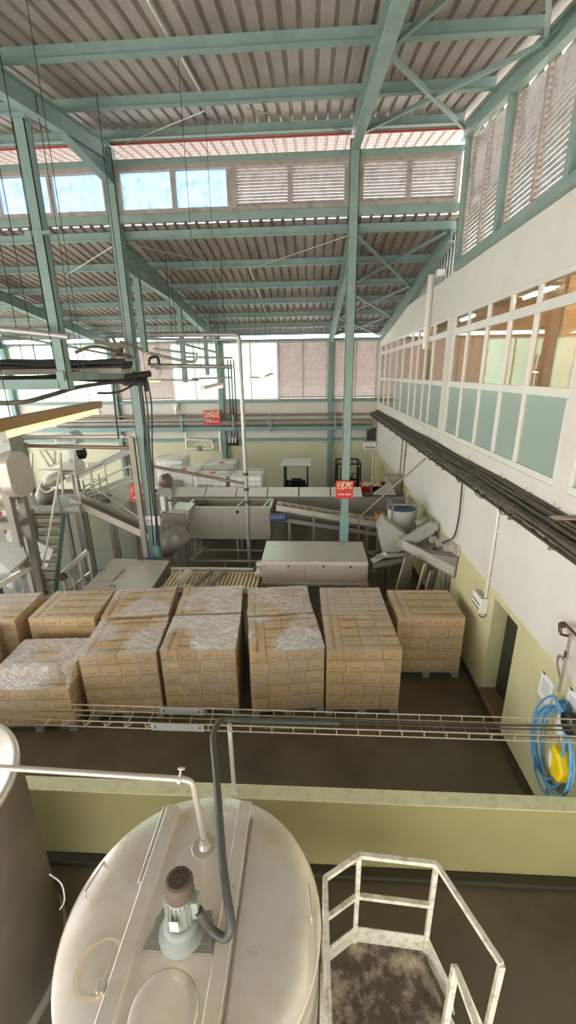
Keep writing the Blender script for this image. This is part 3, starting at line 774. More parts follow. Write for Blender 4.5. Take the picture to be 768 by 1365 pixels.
def load(cx, cy, rot, lab, layers=5, partial=False):
    r = thing('carton_pallet', lab, 'pallet', (cx, cy, 0), 'film wrapped pallets of cartons'); r.rotation_euler = (0, 0, rot)
    def put(name, data, loc, rz=0):
        o = bpy.data.objects.new(name, data); COL.objects.link(o); o.parent = r; o.location = loc; o.rotation_euler = (0, 0, rz); return o
    put('pallet', PALD, (0, 0, 0))
    for l in range(layers):
        z = .136 + l * CH; top = l == layers - 1; flip = l % 2 == 1
        for i in range(3):
            if partial and top and i == 0: continue
            if flip: put('carton', PROTO['a'], (TW/2, -TD/2 + (i + 1) * TD / 3, z), PI)
            else: put('carton', PROTO['a'], (-TW/2, -TD/2 + i * TD / 3, z))
        for c in range(3):
            for q in range(4):
                if not top and not (q in (0, 3) or (c == 2)): continue
                if partial and top and (q == 0): continue
                if flip: put('carton', PROTO['b'], (TW/2 - W0 - (c) * W1, -TD/2 + (q + 1) * TD / 4, z), PI)
                else: put('carton', PROTO['b'], (-TW/2 + W0 + c * W1, -TD/2 + q * TD / 4, z))
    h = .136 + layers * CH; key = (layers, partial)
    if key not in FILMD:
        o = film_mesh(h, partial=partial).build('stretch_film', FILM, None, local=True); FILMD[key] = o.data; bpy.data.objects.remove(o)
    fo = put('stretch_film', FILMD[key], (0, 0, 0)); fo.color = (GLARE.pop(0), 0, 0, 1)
    return r
def load_fl(fl, ang, lab, **k):                       # from the front left corner
    a = math.radians(ang); u = Vector((math.cos(a), math.sin(a))); v = Vector((-u.y, u.x))
    c = Vector(fl) + u * TW / 2 + v * TD / 2
    return load(c.x, c.y, a, lab, **k)
P = 'film wrapped carton pallet '
load_fl((-5.02, 5.16), 4, P + 'in the front row, lower than its neighbours', layers=4, partial=True)
load_fl((-3.69, 5.46), 6.5, P + 'second from left in the front row, beside the lower stack')
load_fl((-2.43, 5.63), 4.5, P + 'in the front row behind the grey hose')
load_fl((-.98, 5.62), 9, P + 'in the front row, turned, with very shiny film')
load_fl((.25, 5.74), 2.5, P + 'at the right end of the front row')
load_fl((.2, 6.79), 1.5, P + 'in the back row, second from the right wall')
load_fl((1.56, 6.73), 1.5, P + 'at the right end of the back row beside the right wall')
load_fl((-5.2, 6.49), 3.5, P + 'in the back row near the foot of the metal stairs')
load_fl((-3.86, 6.56), 8.5, P + 'in the back row in front of the flat steel table')
load_fl((-2.52, 6.70), 6.5, P + 'in the back row in front of the roller conveyor')
load_fl((-1.17, 6.72), 7.5, P + 'in the back row in front of the steel box machine')
load_fl((-6.62, 6.30), 6, P + 'leftmost in the back row')
load_fl((-6.75, 5.1), 3, P + 'cut off by the left picture edge, front row')

# ================================================================== FOREGROUND
# cable tray over the low wall
ct = thing('wire_cable_tray', 'light wire basket cable tray running across in front of the pallets', 'cable tray', (0, 3.5, 1.94))
za, zb = 2.0, 2.075
y0, y1 = 3.40, 3.62
for (y, nm) in ((y0, 'near_side'), (y1, 'far_side')):
    mb = MB()
    for z in (za, zb): mb.rod((-7, y, z), (WX - .02, y, z), .0065, 6)
    x = -7; k = 0
    while x < WX - .1:
        mb.rod((x, y, za), (x, y, zb), .005, 5)
        if y == y0 and x < -1.2: mb.rod((x, y, za), (x + .09, y, zb), .0045, 5)
        x += .22
    mb.build(nm, TRAYM, ct)
mb = MB(); x = -7
while x < WX: mb.rod((x, y0, za), (x, y1, za), .005, 5); x += .22
mb.rod((-7, 3.47, za), (WX - .02, 3.47, za), .005, 5); mb.rod((-7, 3.55, za), (WX - .02, 3.55, za), .005, 5)
mb.build('bottom_rungs', TRAYM, ct)
for y, xa_, xb_ in ((y0 - .012, -1.66, -1.10), (y1 - .012, -1.64, -1.16)):
    pl = MB().box((xa_, y, za - .008), (xb_, y + .008, zb + .008))
    for xx in (xa_ + .04, xb_ - .05):
        pl.cur = 1; pl.box((xx, y - .002, za + .02), (xx + .012, y, zb - .02))
    pl.build('joint_plate', [GALV, BLACKM], ct)
for x in (-.86,):
    MB().box((x - .02, 3.48, LWZ + .01), (x + .02, 3.52, za - .004)).box((x - .05, 3.44, LWZ + .008), (x + .05, 3.56, LWZ + .02)).build('support_post', ALU, ct)
for i in range(4):
    yy = 3.45 + i * .042
    pts = [(x_, yy + .012 * math.sin(x_ * 1.7 + i), za + .017 + .004 * math.sin(x_ * 2.3 + 2 * i)) for x_ in [(-.5 + k * .2) for k in range(18)]]
    if i == 1: continue
    tag(MB().tube(pts, .009, 6).build('cable', CABLE), 'dark cable lying in the wire basket tray over the low wall', 'cable', 'cables in the front tray')

# main tank
TX, TY, TZ, TR = -.79, 1.835, 2.0, .85
tk = thing('steel_tank', 'large round stainless steel tank with a ribbed lid and mixer motor in the foreground', 'tank', (TX, TY, 0))
MB().lathe([(.12, .32), (TR - .02, .72), (TR, .78), (TR, TZ - .06), (TR - .01, TZ - .05)], (TX, TY, 0), 64).build('shell', STEELW, tk)
for a in (.7, 2.3, 3.9, 5.5):
    p = Vector((TX + .7 * math.cos(a), TY + .7 * math.sin(a), 0)); MB().rod(p, p + Vector((0, 0, .72)), .04, 12).lathe([(.08, 0), (.08, .015)], p, 16).build('leg', STEEL, tk)
lid = MB().lathe([(TR - .02, -.06), (TR + .012, -.05), (TR + .014, -.012), (TR, 0), (.6, .012), (.3, .018), (0, .02)], (TX, TY, TZ), 72).build('lid', STEELW, tk)
def tz(px, py, z=TZ + .02): return atz(px, py, z)
lx0, lx1 = tz(233, 1065).x, tz(248, 1063).x
def ribY(x): return math.sqrt(max(.01, TR**2 - (x - TX)**2))
def rib(xa_, xb_, h, m, nm, y0_=None, y1_=None):
    xm = (xa_ + xb_) / 2; yy = ribY(max(abs(xa_ - TX), abs(xb_ - TX)) + TX) - .005
    a, b = (TY - yy if y0_ is None else y0_), (TY + yy if y1_ is None else y1_)
    return MB().box((xa_, a, TZ - .005), (xb_, b, TZ + h)).build(nm, m, tk, bev=.006)
rl = tz(240, 1060).x; rr = tz(328, 1065).x
rib(rl - .075, rl + .03, .045, STEELW, 'lid_rib')
rib(rr - .05, rr + .055, .045, STEELW, 'lid_rib')
MB().rod((rl - .095, 2.0, TZ + .03), (rl - .095, 2.56, TZ + .03), .013, 10).rod((rl - .095, 2.5, TZ), (rl - .095, 2.5, TZ + .035), .009).rod((rl - .095, 2.05, TZ), (rl - .095, 2.05, TZ + .035), .009).build('hinge_bar', STEEL, tk)
MB().rod((rr + .075, 1.1, TZ + .02), (rr + .075, 2.5, TZ + .02), .011, 10).build('hinge_bar', STEELD, tk)
MB().box((rl - .13, 1.42, TZ + .01), (rl - .08, 1.47, TZ + .05)).rod((rl - .105, 1.4, TZ + .045), (rl - .105, 1.56, TZ + .04), .008).build('latch', STEEL, tk, bev=.004)
for ang, px in ((PI * .93, 0), (PI * .04, 0)):
    c0 = Vector((TX, TY, TZ)); a0, a1 = ang - .13, ang + .13
    p0 = c0 + Vector((math.cos(a0), math.sin(a0), 0)) * (TR - .05); p1 = c0 + Vector((math.cos(a1), math.sin(a1), 0)) * (TR - .05)
    MB().tube(elbow([p0 + Vector((0,0,.0)), p0 + Vector((0,0,.05)), p1 + Vector((0,0,.05)), p1], .02), .008, 8).build('lid_handle', STEEL, tk)
st = MB(); c_s = tz(133, 1290); vs = []; fs = []
for k in range(48):
    a_ = 2 * PI * k / 48
    for q_, rr2 in enumerate((.130, .150)):
        rj = rr2 + .004 * math.sin(5 * a_ + q_); vs.append((c_s.x + rj * math.cos(a_), c_s.y + rj * math.sin(a_), TZ + .016))
for k in range(48): fs.append((2*k, 2*k+1, (2*k+3) % 96, (2*k+2) % 96))
st.add(vs, fs).build('stain_ring', mat('dried_stain', (226, 208, 178), .6, .1, .05, 8), tk)
# inlet flange and downpipe
fp = tz(273, 1128)
fl_ = MB().lathe([(.045, .0), (.045, .02), (.03, .022), (.03, .08)], (fp.x, fp.y, TZ + .012), 28).build('inlet_flange', STEEL, tk)
MB().lathe([(.085, 0), (.085, .006), (.04, .006)], (fp.x - .005, fp.y, TZ + .012), 28).build('flange_gasket', BLACK, tk)
MB().lathe([(.088, 0), (.098, .004), (.098, .012), (.086, .012)], (fp.x - .005, fp.y, TZ + .008), 32).build('flange_ring', STEEL, tk)
zt = aty(268, 1040, fp.y).z
pp = thing('steel_pipe', 'stainless pipe coming from the left and bending down into the tank lid', 'pipe', (fp.x, fp.y, TZ + .05))
pe = Vector((fp.x - .04, fp.y, zt))
le = aty(0, 1023, fp.y + .0)
MB().tube(elbow([(le.x - 1.2, fp.y, le.z + .03), (le.x, fp.y, le.z), (pe.x, fp.y, zt), (fp.x, fp.y, TZ + .09)], .07, 6), .021, 14).build('pipe', STEEL, pp)
MB().rod((pe.x - .08, fp.y, zt), (pe.x - .105, fp.y, zt), .034, 16).rod((pe.x - .09, fp.y, zt + .03), (pe.x - .075, fp.y + .01, zt + .10), .008).bc((pe.x - .07, fp.y, zt + .105), (.05, .016, .014)).build('clamp', STEEL, pp)
MB().rod((fp.x, fp.y, TZ + .12), (fp.x, fp.y, TZ + .07), .034, 16).build('union', STEEL, pp)
# mixer motor
mp_ = tz(243, 1240, TZ + .03)
mo = thing('mixer_motor', 'pale green electric mixer motor with a dark fan cover standing on the tank lid', 'motor', (mp_.x, mp_.y, TZ + .02))
ax = Vector((-.05, .22, 1)).normalized()
MS = 1.15
mo.scale = (MS, MS, MS)
B0 = Vector((mp_.x + .0, mp_.y, TZ + .02))
MB().lathe([(.13, 0), (.13, .018), (.085, .025), (.08, .07), (.098, .075), (.098, .10), (.07, .11)], B0, 32).build('gear_flange', MOTORG, mo)
hs = MB().lathe([(.068, .09), (.074, .12), (.074, .27), (.066, .275)], B0, 28, axis=(0, .12, 1))
for k in range(20):
    a = 2 * PI * k / 20; d = Vector((math.cos(a), math.sin(a), 0)); q = Vector((0, .12, 1)).normalized()
    hs.bar(B0 + d * .078 + q * .125, B0 + d * .078 + q * .265, .004, .018, up=d)
hs.build('housing', MOTORG, mo)
q = Vector((0, .12, 1)).normalized()
fc = MB().lathe([(.075, .27), (.079, .285), (.079, .355), (.07, .372), (.03, .376), (0, .376)], B0, 32, axis=q).build('fan_cover', RUST, mo)
g = MB()
for rr_ in (.02, .035, .05, .063): g.tube(arc(B0 + q * .378, rr_, 0, 2*PI, 24, (1,0,0), q.cross(Vector((1,0,0)))), .003, 4)
for k in range(12):
    a = 2*PI*k/12; w_ = q.cross(Vector((1,0,0))); d = Vector((1,0,0)) * math.cos(a) + w_ * math.sin(a); g.rod(B0 + q*.378 + d*.015, B0 + q*.378 + d*.066, .0025, 4)
g.build('fan_grille', RUST, mo)
MB().bc(B0 + Vector((.085, .02, .2)), (.05, .07, .13)).build('terminal_box', MOTORG, mo, bev=.008)
MB().box(B0 + Vector((-.03, -.0805, .15)), B0 + Vector((.02, -.078, .23))).build('rating_plate', ALU, mo)
sc = MB()
for s in (-1, 1): sc.box((B0.x + s * .12 - .05, B0.y - .06, TZ + .02), (B0.x + s * .12 + .05, B0.y + .06, TZ + .034))
sc.prism([(B0.x - .20, B0.y - .10, TZ + .021), (B0.x + .20, B0.y - .10, TZ + .021), (B0.x + .15, B0.y + .10, TZ + .021), (B0.x - .15, B0.y + .10, TZ + .021)], (0, 0, .012)).build('mounting_plate', STEELD, mo, bev=.004)
sw = MB().lathe([(.16, .0), (.2, .004), (.19, .010), (.14, .012), (0, .012)], (B0.x + .0, B0.y - .38, TZ + .016), 40)
sw.build('manway_cover', STEELW, tk)
# hose
hp = [B0 + Vector((.11, .0, .19)) * MS, tz(280, 1238, TZ + .08), tz(300, 1250, TZ + .05)]
a = tz(303, 1225, TZ + .12)
pts = [hp[0], hp[1], hp[2], atz(308, 1232, 2.12), atz(302, 1190, 2.2), atz(296, 1140, 2.28), atz(292, 1080, 2.36), atz(287, 1020, 2.40), atz(284, 985, 2.36), atz(289, 967, 2.25), atz(300, 960, 2.1), Vector((-.45, 3.51, 2.035)), Vector((.3, 3.52, 2.03))]
h_ = tag(MB().tube(smooth_path(pts, 8), .029, 12).build('rubber_hose', HOSE), 'thick dark grey hose from the mixer motor up into the wire basket tray', 'hose')
# second tank at the left
t2z = 2.35
e0 = atz(28, 1050, t2z)
R2 = .85; c2 = Vector((e0.x - R2 - .1, e0.y - .16, 0))
t2 = thing('steel_tank', 'grey steel tank cut off by the left edge of the picture', 'tank', (c2.x, c2.y, 0))
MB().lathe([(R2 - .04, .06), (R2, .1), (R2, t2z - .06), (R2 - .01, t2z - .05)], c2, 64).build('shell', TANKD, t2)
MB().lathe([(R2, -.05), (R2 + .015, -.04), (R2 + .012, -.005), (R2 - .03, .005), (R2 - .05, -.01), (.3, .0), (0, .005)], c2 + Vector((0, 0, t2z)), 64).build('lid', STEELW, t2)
MB().lathe([(R2 + .03, 0), (R2 + .03, .07), (R2 - .05, .07)], c2, 64).build('base_ring', STEELD, t2)
# wire loop on the tank side
w0 = aty(75, 1195, TY + .1); 
tag(MB().tube(smooth_path([aty(66, 1165, 2.05), aty(82, 1178, 2.02), aty(86, 1200, 1.98), aty(80, 1212, 1.96)], 6), .006, 6).build('wire', GALV), 'thin light wire looping beside the left side of the round tank', 'wire')

# access platform
pf = thing('access_platform', 'worn white railed access platform with steps beside the round tank', 'platform', (.5, 1.8, 0))
ZP = 1.1
ZR = ZP + 1.0
c_ = [atz(479, 1140, ZR), atz(582, 1152, ZR), atz(433.5, 1171, ZR), atz(669, 1286, ZR)]
A, Bp, Cp, Dp = [Vector((p.x, p.y, ZP)) for p in c_]
N1_ = Vector((Cp.x, .75, ZP)); N2_ = Vector((Bp.x + .02, .75, ZP))
MB().prism([Cp - Vector((0,0,.04)), A - Vector((0,0,.04)), Bp - Vector((0,0,.04)), Vector((Bp.x + .06, Bp.y - .35, ZP - .04)), N2_ - Vector((0,0,.04)), N1_ - Vector((0,0,.04))], (0, 0, .04)).build('deck', CHECKER, pf)
up = Vector((0, 0, 1))
def flat(a, b, w=.035, h=.035, nm='rail'): return MB().bar(a, b, w, h).build(nm, CHIPWHITE, pf, bev=.004)
for p in (A, Bp, Cp): MB().bar(p - up * .06, p + up * 1.0, .035, .035, up=(0, 1, 0)).build('post', CHIPWHITE, pf, bev=.004)
flat(Cp + up, A + up); flat(A + up, Bp + up); flat(Cp + up * .55, A + up * .55); flat(A + up * .55, Bp + up * .55)
flat(Cp + up, N1_ + up); flat(Cp + up * .55, N1_ + up * .55)
MB().bar(N1_ - up * .06, N1_ + up * 1.0, .035, .035, up=(0, 1, 0)).build('post', CHIPWHITE, pf)
kk = MB()
for a, b in ((Cp, A), (A, Bp), (N1_, Cp)): kk.bar(a + up * .09, b + up * .09, .008, .18)
kk.build('toe_plate', CHIPWHITE, pf)
# stair side: falls to the right
Dt = c_[3]
flat(Bp + up, Dt); MB().bar(Dt, Dt + Vector((.0, .0, -.9)), .035, .035, up=(0, 1, 0)).build('post', CHIPWHITE, pf, bev=.004)
E1 = atz(607, 1290, ZP + .95); 
E1b = Vector((E1.x, E1.y, ZP - .02))
MB().bar(E1b, E1, .04, .04, up=(0, 1, 0)).build('post', CHIPWHITE, pf, bev=.004)
fw_ = Vector((Dt.x - Bp.x, Dt.y - Bp.y, Dt.z - (Bp.z + 1)))
E2 = E1 + Vector((.3, -.42, -.55))
flat(E1, E2); 
E3 = E1 + Vector((.08, -.5, 0)); flat(E1, E3)
# gusset between the deck and the stair stringer, and the treads
MB().prism([Bp + up * .18, Bp + Vector((0,0,-.04)), Bp + Vector((.16, -.28, -.18)), Bp + Vector((.13, -.2, .02))], (.01, .005, 0)).build('stringer_gusset', CHIPWHITE, pf)
d2 = Vector((.78, -.62, 0)).normalized(); n2 = Vector((-d2.y, d2.x, 0))
S0 = Vector((Bp.x + .05, Bp.y - .30, 0))
for s in (0, -.55):
    a = S0 + n2 * s; MB().bar(a + up * (ZP - .08), a + d2 * .75 + up * .0 + up * .05, .012, .15).build('stringer', CHIPWHITE, pf)
for k in range(5):
    z = ZP - .2 * (k + 1); c0 = S0 + d2 * (.75 * (ZP - z) / ZP) - n2 * .275
    MB().bar(Vector((c0.x, c0.y, z)) + n2 * .265, Vector((c0.x, c0.y, z)) - n2 * .265, .17, .02).build('tread', CHECKER, pf)
for p in (A, Bp, Cp, N1_, N2_): MB().bar(Vector((p.x, p.y, 0)) , p - up * .05, .05, .05, up=(0, 1, 0)).build('leg', CHIPWHITE, pf)
# ================================================================== MIDDLE MACHINES
# steel box machine
mz = 1.4
q0, q1, q2, q3 = atz(352, 722, mz), atz(487, 722, mz), atz(348, 748, mz), atz(491, 748, mz)
X0, X1, Y0, Y1 = q2.x, q3.x, q2.y, q1.y - .02
m1 = thing('box_machine', 'stainless steel box machine with closed hatches behind the pallets', 'machine', ((X0+X1)/2, (Y0+Y1)/2, 0))
MB().prism([(X0, Y0, .84), (X0, Y1, .84), (X0, Y1, mz + .01), (X0, Y0 + .03, mz), (X0, Y0, mz - .03)], (X1 - X0, 0, 0)).build('body', STEEL, m1, bev=.012)
xs = [X0 + .03, X0 + .87, X0 + .87, X1 - .03]
for i, (a, b) in enumerate(((X0 + .03, X0 + 1.0), (X0 + 1.02, X1 - .03))):
    h = MB().box((a, Y0 - .012, .90), (b, Y0, mz - .07)).build('hatch', STEELW, m1, bev=.004)
    for xk in ((a + .6,) if i == 0 else (a + .42, b - .38)): MB().rod((xk, Y0 - .03, 1.29), (xk, Y0 - .01, 1.29), .025, 12).build('knob', BLACK, h)
MB().box((X0 - .02, Y0 - .03, .80), (X1 + .02, Y1 + .02, .86)).build('base_rim', STEEL, m1)
for x in (X0 + .1, X1 - .1):
    for y in (Y0 + .06, Y1 - .06): MB().bar((x, y, 0), (x, y, .82), .07, .07, up=(0,1,0)).build('leg', STEEL, m1)
MB().rod((X0 - .14, Y0 + .25, 1.2), (X0, Y0 + .25, 1.2), .07, 14).rod((X0 - .11, Y0 + .5, 1.1), (X0, Y0 + .5, 1.1), .09, 14).box((X0 - .16, Y0 + .1, .95), (X0 - .0, Y0 + .75, 1.02)).build('inlet_rollers', STEEL, m1)
# roller conveyor feeding it
rz = .9
rc = thing('roller_conveyor', 'low conveyor of cream rollers leading to the steel box machine', 'conveyor', (-2.3, 8.85, 0))
ra, rb = -3.45, X0 - .05
fr = MB()
for y in (8.44, 9.22): fr.box((ra, y - .02, rz - .1), (rb, y + .02, rz + .03))
for x in (ra + .1, -2.3, rb - .1):
    for y in (8.44, 9.22): fr.bar((x, y, 0), (x, y, rz - .08), .05, .05, up=(0,1,0))
fr.box((ra, 9.24, rz + .06), (rb - .2, 9.28, rz + .12))
for x in (ra + .2, rb - .4): fr.box((x, 9.22, rz), (x + .03, 9.26, rz + .1))
fr.build('frame', STEEL, rc)
x = ra + .08
while x < rb - .03:
    MB().rod((x, 8.45, rz), (x, 9.21, rz), .032, 10).build('roller', CREAMR, rc); x += .092
for x, m_ in ((-3.02, STEEL), (-2.55, STEELD), (-2.2, STEELD)):
    MB().lathe([(.14, 0), (.14, .5)], (x, 8.6, rz + .02), 20, axis=(.12, 1, 0)).build('guide_drum', m_, rc) if m_ is STEEL else MB().bar((x - .1, 8.5, rz + .06), (x + .1, 9.18, rz + .06), .13, .05).rod((x - .1, 8.5, rz + .09), (x + .1, 9.18, rz + .09), .04).build('pusher', m_, rc)
# flat steel table
tzv = 1.0
tq = [atz(*p, tzv) for p in ((108, 787), (200, 787), (226, 747), (152, 744))]
ft = thing('steel_table', 'flat steel covered tray with small handles left of the roller conveyor', 'table', (sum(p.x for p in tq)/4, sum(p.y for p in tq)/4, 0))
MB().prism([p - Vector((0,0,.06)) for p in tq], (0, 0, .06)).build('top', STEEL, ft, bev=.01)
ctr = sum((p for p in tq), Vector()) / 4
MB().prism([ctr + (p - ctr) * .96 - Vector((0,0,.35)) for p in tq], (0, 0, .3)).build('tank', STEELD, ft)
for p in tq: 
    g = ctr + (p - ctr) * .9; MB().bar((g.x, g.y, 0), (g.x, g.y, .7), .05, .05, up=(0,1,0)).build('leg', STEELD, ft)
for px, py in ((150, 783), (188, 748), (137, 762)):
    g = atz(px, py, tzv); MB().tube(elbow([g + Vector((-.06,0,0)), g + Vector((-.06,0,.05)), g + Vector((.06,0,.05)), g + Vector((.06,0,0))], .02), .009, 6).build('handle', BLACKM, ft)
hq = [atz(*p, tzv + .012) for p in ((128, 773), (150, 774), (166, 759), (142, 759))]
MB().prism([p for p in hq], (0, 0, .012)).build('hatch', STEEL, ft)

# trough tank
kz = 1.7; ky = 12.0
kx0, kx1 = aty(248, 676, ky).x, aty(361, 680, ky).x
kb = aty(250, 719, ky).z
kt = thing('trough_tank', 'open topped stainless steel trough tank behind the grey pipe', 'tank', ((kx0+kx1)/2, ky + .45, 0))
mb = MB(); y1_ = ky + .9
mb.box((kx0, ky, kb), (kx1, ky + .02, kz)).box((kx0, y1_ - .02, kb), (kx1, y1_, kz)).box((kx0, ky, kb), (kx0 + .02, y1_, kz)).box((kx1 - .02, ky, kb), (kx1, y1_, kz)).box((kx0, ky, kb), (kx1, y1_, kb + .02))
mb.build('shell', STEEL, kt)
mb = MB()
mb.box((kx0 - .02, ky - .03, kz - .02), (kx1 + .02, ky + .05, kz + .02)).box((kx0 - .02, y1_ - .05, kz - .02), (kx1 + .02, y1_ + .02, kz + .02)).box((kx0 - .02, ky, kz - .02), (kx0 + .06, y1_, kz + .02)).box((kx1 - .06, ky, kz - .02), (kx1 + .02, y1_, kz + .02))
mb.build('rim', STEEL, kt)
for x in (kx0 + 1.55, kx0 + 2.35): MB().bar((x, ky, kz + .02), (x + .15, y1_, kz + .02), .05, .03).build('cross_bar', STEEL, kt)
MB().rod((kx0 + .14, ky - .02, kz - .14), (kx0 + .14, ky + .0, kz - .14), .035, 12).rod((kx0 + 1.56, ky - .02, kz - .14), (kx0 + 1.56, ky, kz - .14), .05, 12).build('bolt_boss', BLACKM, kt)
MB().rod((kx0 + .35, ky + .5, kz - .12), (kx0 + .35, ky + .8, kz - .12), .11, 16).build('inner_pulley', RUST, kt)
for x in (kx0 + .15, kx0 + 1.5, kx1 - .15):
    for y in (ky + .08, y1_ - .08): MB().bar((x, y, 0), (x, y, kb), .06, .06, up=(0,1,0)).build('leg', STEEL, kt)
lf = MB()
lf.bar((kx0 + .25, ky - .9, .35), (kx1 - .3, ky - .9, .35), .05, .05); lf.bar((kx0 + .25, ky - .9, .35), (kx0 + .5, ky + .2, .35), .05, .05); lf.bar((kx0+.25, ky-.1, .35), (kx1-.3, ky-.1, .35), .05, .05)
for x in (kx0 + .3, kx1 - .4, (kx0 + kx1) / 2): lf.bar((x, ky - .9, 0), (x, ky - .9, .35), .05, .05, up=(0,1,0))
lf.build('floor_frame', STEEL, kt)
# long trough
lz = 1.75; ly0, ly1 = 13.02, 13.42
lx0, lx1 = aty(228, 660, ly0).x, aty(545, 660, ly0).x
lt = thing('long_trough', 'long stainless steel trough running across behind the machines', 'trough', ((lx0+lx1)/2, 13.2, 0))
mb = MB().box((lx0, ly0, lz - .78), (lx1, ly0 + .015, lz)).box((lx0, ly1 - .015, lz - .78), (lx1, ly1, lz)).box((lx0, ly0, lz - .8), (lx1, ly1, lz - .78)).box((lx0, ly0, lz - .78), (lx0 + .015, ly1, lz)).box((lx1 - .015, ly0, lz - .78), (lx1, ly1, lz))
mb.build('body', STEELD, lt)
for i in range(6):
    a = lx0 + .1 + i * 1.02; 
    if a + .98 < lx1 - .6: MB().prism([(a, ly0 - .02, lz), (a, ly1 + .02, lz), (a, ly1 + .02, lz + .20), (a, ly0 - .02, lz + .02)], (.98, 0, 0)).build('cover', WHITEP, lt)
g = aty(355 + 160, 645, ly0)
for (px, s) in ((222, -1), (513, 1)):
    c0 = aty(px, 652, ly0 + .1)
    MB().prism([(c0.x - .35, ly0, lz + .05), (c0.x + .35, ly0, lz + .05), (c0.x + s * .2, ly0 + .15, lz + .42)], (0, .25, 0)).build('end_hood', GALV, lt)
for x in (lx0 + .3, -1.5, .6, lx1 - .3):
    for y in (ly0 + .03, ly1 - .03): MB().bar((x, y, 0), (x, y, lz - .78), .06, .06, up=(0,1,0)).build('leg', STEELD, lt)

# inclined slat conveyor
sy = 11.55
a0 = aty(368, 677, sy); a1 = aty(512, 701, sy)
sc_ = thing('inclined_conveyor', 'inclined slatted steel conveyor behind the box machine, with a blue motor', 'conveyor', ((a0.x+a1.x)/2, sy + .2, 0))
dv = (a1 - a0)
for y, nm in ((sy, 'near_side'), (sy + .42, 'far_side')):
    MB().bar((a0.x, y, a0.z), (a1.x, y, a1.z), .025, .16).build('side_plate', STEEL, sc_)
MB().bar((a0.x, sy + .21, a0.z - .02), (a1.x, sy + .21, a1.z - .02), .4, .02).build('belt', GREYPNT, sc_)
for k in range(13):
    t = (k + .5) / 13; p = a0 + dv * t; MB().bar((p.x, sy + .02, p.z + .02), (p.x, sy + .40, p.z + .02), .03, .06).build('slat', CREAMR, sc_)
lo = MB(); lo.bar((a0.x + .2, sy - .02, a0.z - .35), (a1.x, sy - .02, a1.z - .28), .05, .12); lo.bar((a0.x + .2, sy + .44, a0.z - .35), (a1.x, sy + .44, a1.z - .28), .05, .12)
for t in (.12, .35, .6, .85):
    p = a0 + dv * t
    for y in (sy - .02, sy + .44): lo.bar((p.x, y, 0), (p.x, y, p.z - .05), .06, .06, up=(0,1,0))
lo.build('frame', STEELD, sc_)
p = aty(373, 690, sy - .15); bm_ = MB().lathe([(.06, -.3), (.11, -.28), (.11, .12), (.13, .13), (.13, .18), (.05, .2), (.05, .3)], p, 20, axis=(1, 0, .05)); bm_.build('motor', BLUEM, sc_)
for i, (xa_, xb_, z, yy) in enumerate(((-.9, .9, .75, 11.2), (-.6, 1.1, .55, 11.1))):
    pass
# pipes lying on a low rack under the conveyor
rk = thing('pipe_rack', 'low rack of steel bars under the inclined conveyor', 'rack', (.1, 11.0, 0))
mb = MB()
for (x0_, y0_, z0_, x1_, y1_, z1_) in ((-1.0, 10.9, .62, .5, 11.1, .62), (-.9, 11.1, .7, .9, 11.2, .74), (.1, 10.8, .5, .75, 11.3, .78)): mb.bar((x0_, y0_, z0_), (x1_, y1_, z1_), .07, .07)
mb.build('bars', STEEL, rk)
mb = MB()
for x in (-.8, .4): mb.bar((x, 10.85, .5), (x, 11.3, .5), .05, .05).bar((x, 10.9, 0), (x, 10.9, .6), .05, .05, up=(0,1,0)).bar((x, 11.25, 0), (x, 11.25, .72), .05, .05, up=(0,1,0))
mb.build('frame', STEELD, rk)

# hopper and chute machine by the right wall
hy = 9.6
def ah(px, py, y=hy): return aty(px, py, y)
hm = thing('hopper_machine', 'grey machine with a faceted hopper and slanting chute running into the right wall', 'machine', (2.2, hy, 0))
poly = [ah(505, 708), ah(513, 693), ah(545, 715), ah(541, 733), ah(512, 743)]
MB().prism(poly, (0, .55, 0)).build('hopper', GREYPNT, hm, bev=.015)
e = ah(530, 718.5, hy - .005); MB().rod(e, e - Vector((0, .01, 0)), .035, 16).build('warning_spot', YELLOW, hm)
pa, pb = ah(538, 728, hy - .25), ah(577, 704, hy - .25)
arm = MB(); u = (pb - pa).normalized(); n_ = Vector((-u.z, 0, u.x)); r_ = .13
pts = [pa + n_ * r_ * math.cos(PI*k/8 ) - u * r_ * math.sin(PI*k/8) for k in range(9)] + [pb - n_ * r_ * math.cos(PI*k/8) + u * r_ * math.sin(PI*k/8) for k in range(9)]
arm.prism(pts, (0, .16, 0)); arm.build('drive_guard', GREYPNT, hm, bev=.012)
MB().rod(pa - Vector((.0, .02, .05)), pa - Vector((0, -.05, .05)), .03, 12).build('shaft_end', BLACKM, hm)
ca, cb = ah(536, 726, hy + .1), ah(610, 758, hy - .6)
cb.x = min(cb.x, WX - .12)
d = (cb - ca)
k0, k1 = aty(537, 729, 9.35), aty(574, 711, 10.0)
k3, k2 = atx(606, 766, WX - .03), atx(611, 739, WX - .03)
k3.z = min(k3.z, k2.z - .05)
MB().prism([k0, k1, k2, k3], (0, 0, -.08)).build('chute_floor', STEELD, hm)
for a_, b_ in ((k0, k3), (k1, k2)): MB().bar(a_ + Vector((0, 0, .07)), b_ + Vector((0, 0, .07)), .04, .2).build('chute_side', STEEL, hm)
def kq(u, v): return k0.lerp(k3, u).lerp(k1.lerp(k2, u), v)
MB().prism([kq(.45, .3), kq(.92, .3), kq(.92, .55), kq(.45, .55)], (0, 0, .05)).build('dark_slot', BLACKM, hm)
for (u_, v_) in ((.3, .75), (.5, .8), (.72, .8)): MB().bc(kq(u_, v_) + Vector((0, 0, .08)), (.16, .12, .14)).build('clamp_block', STEEL, hm, bev=.01)
MB().prism([kq(.1, .05), kq(.9, .05), kq(.9, .2), kq(.1, .2)], (0, 0, .07)).build('cover_strip', STEEL, hm)
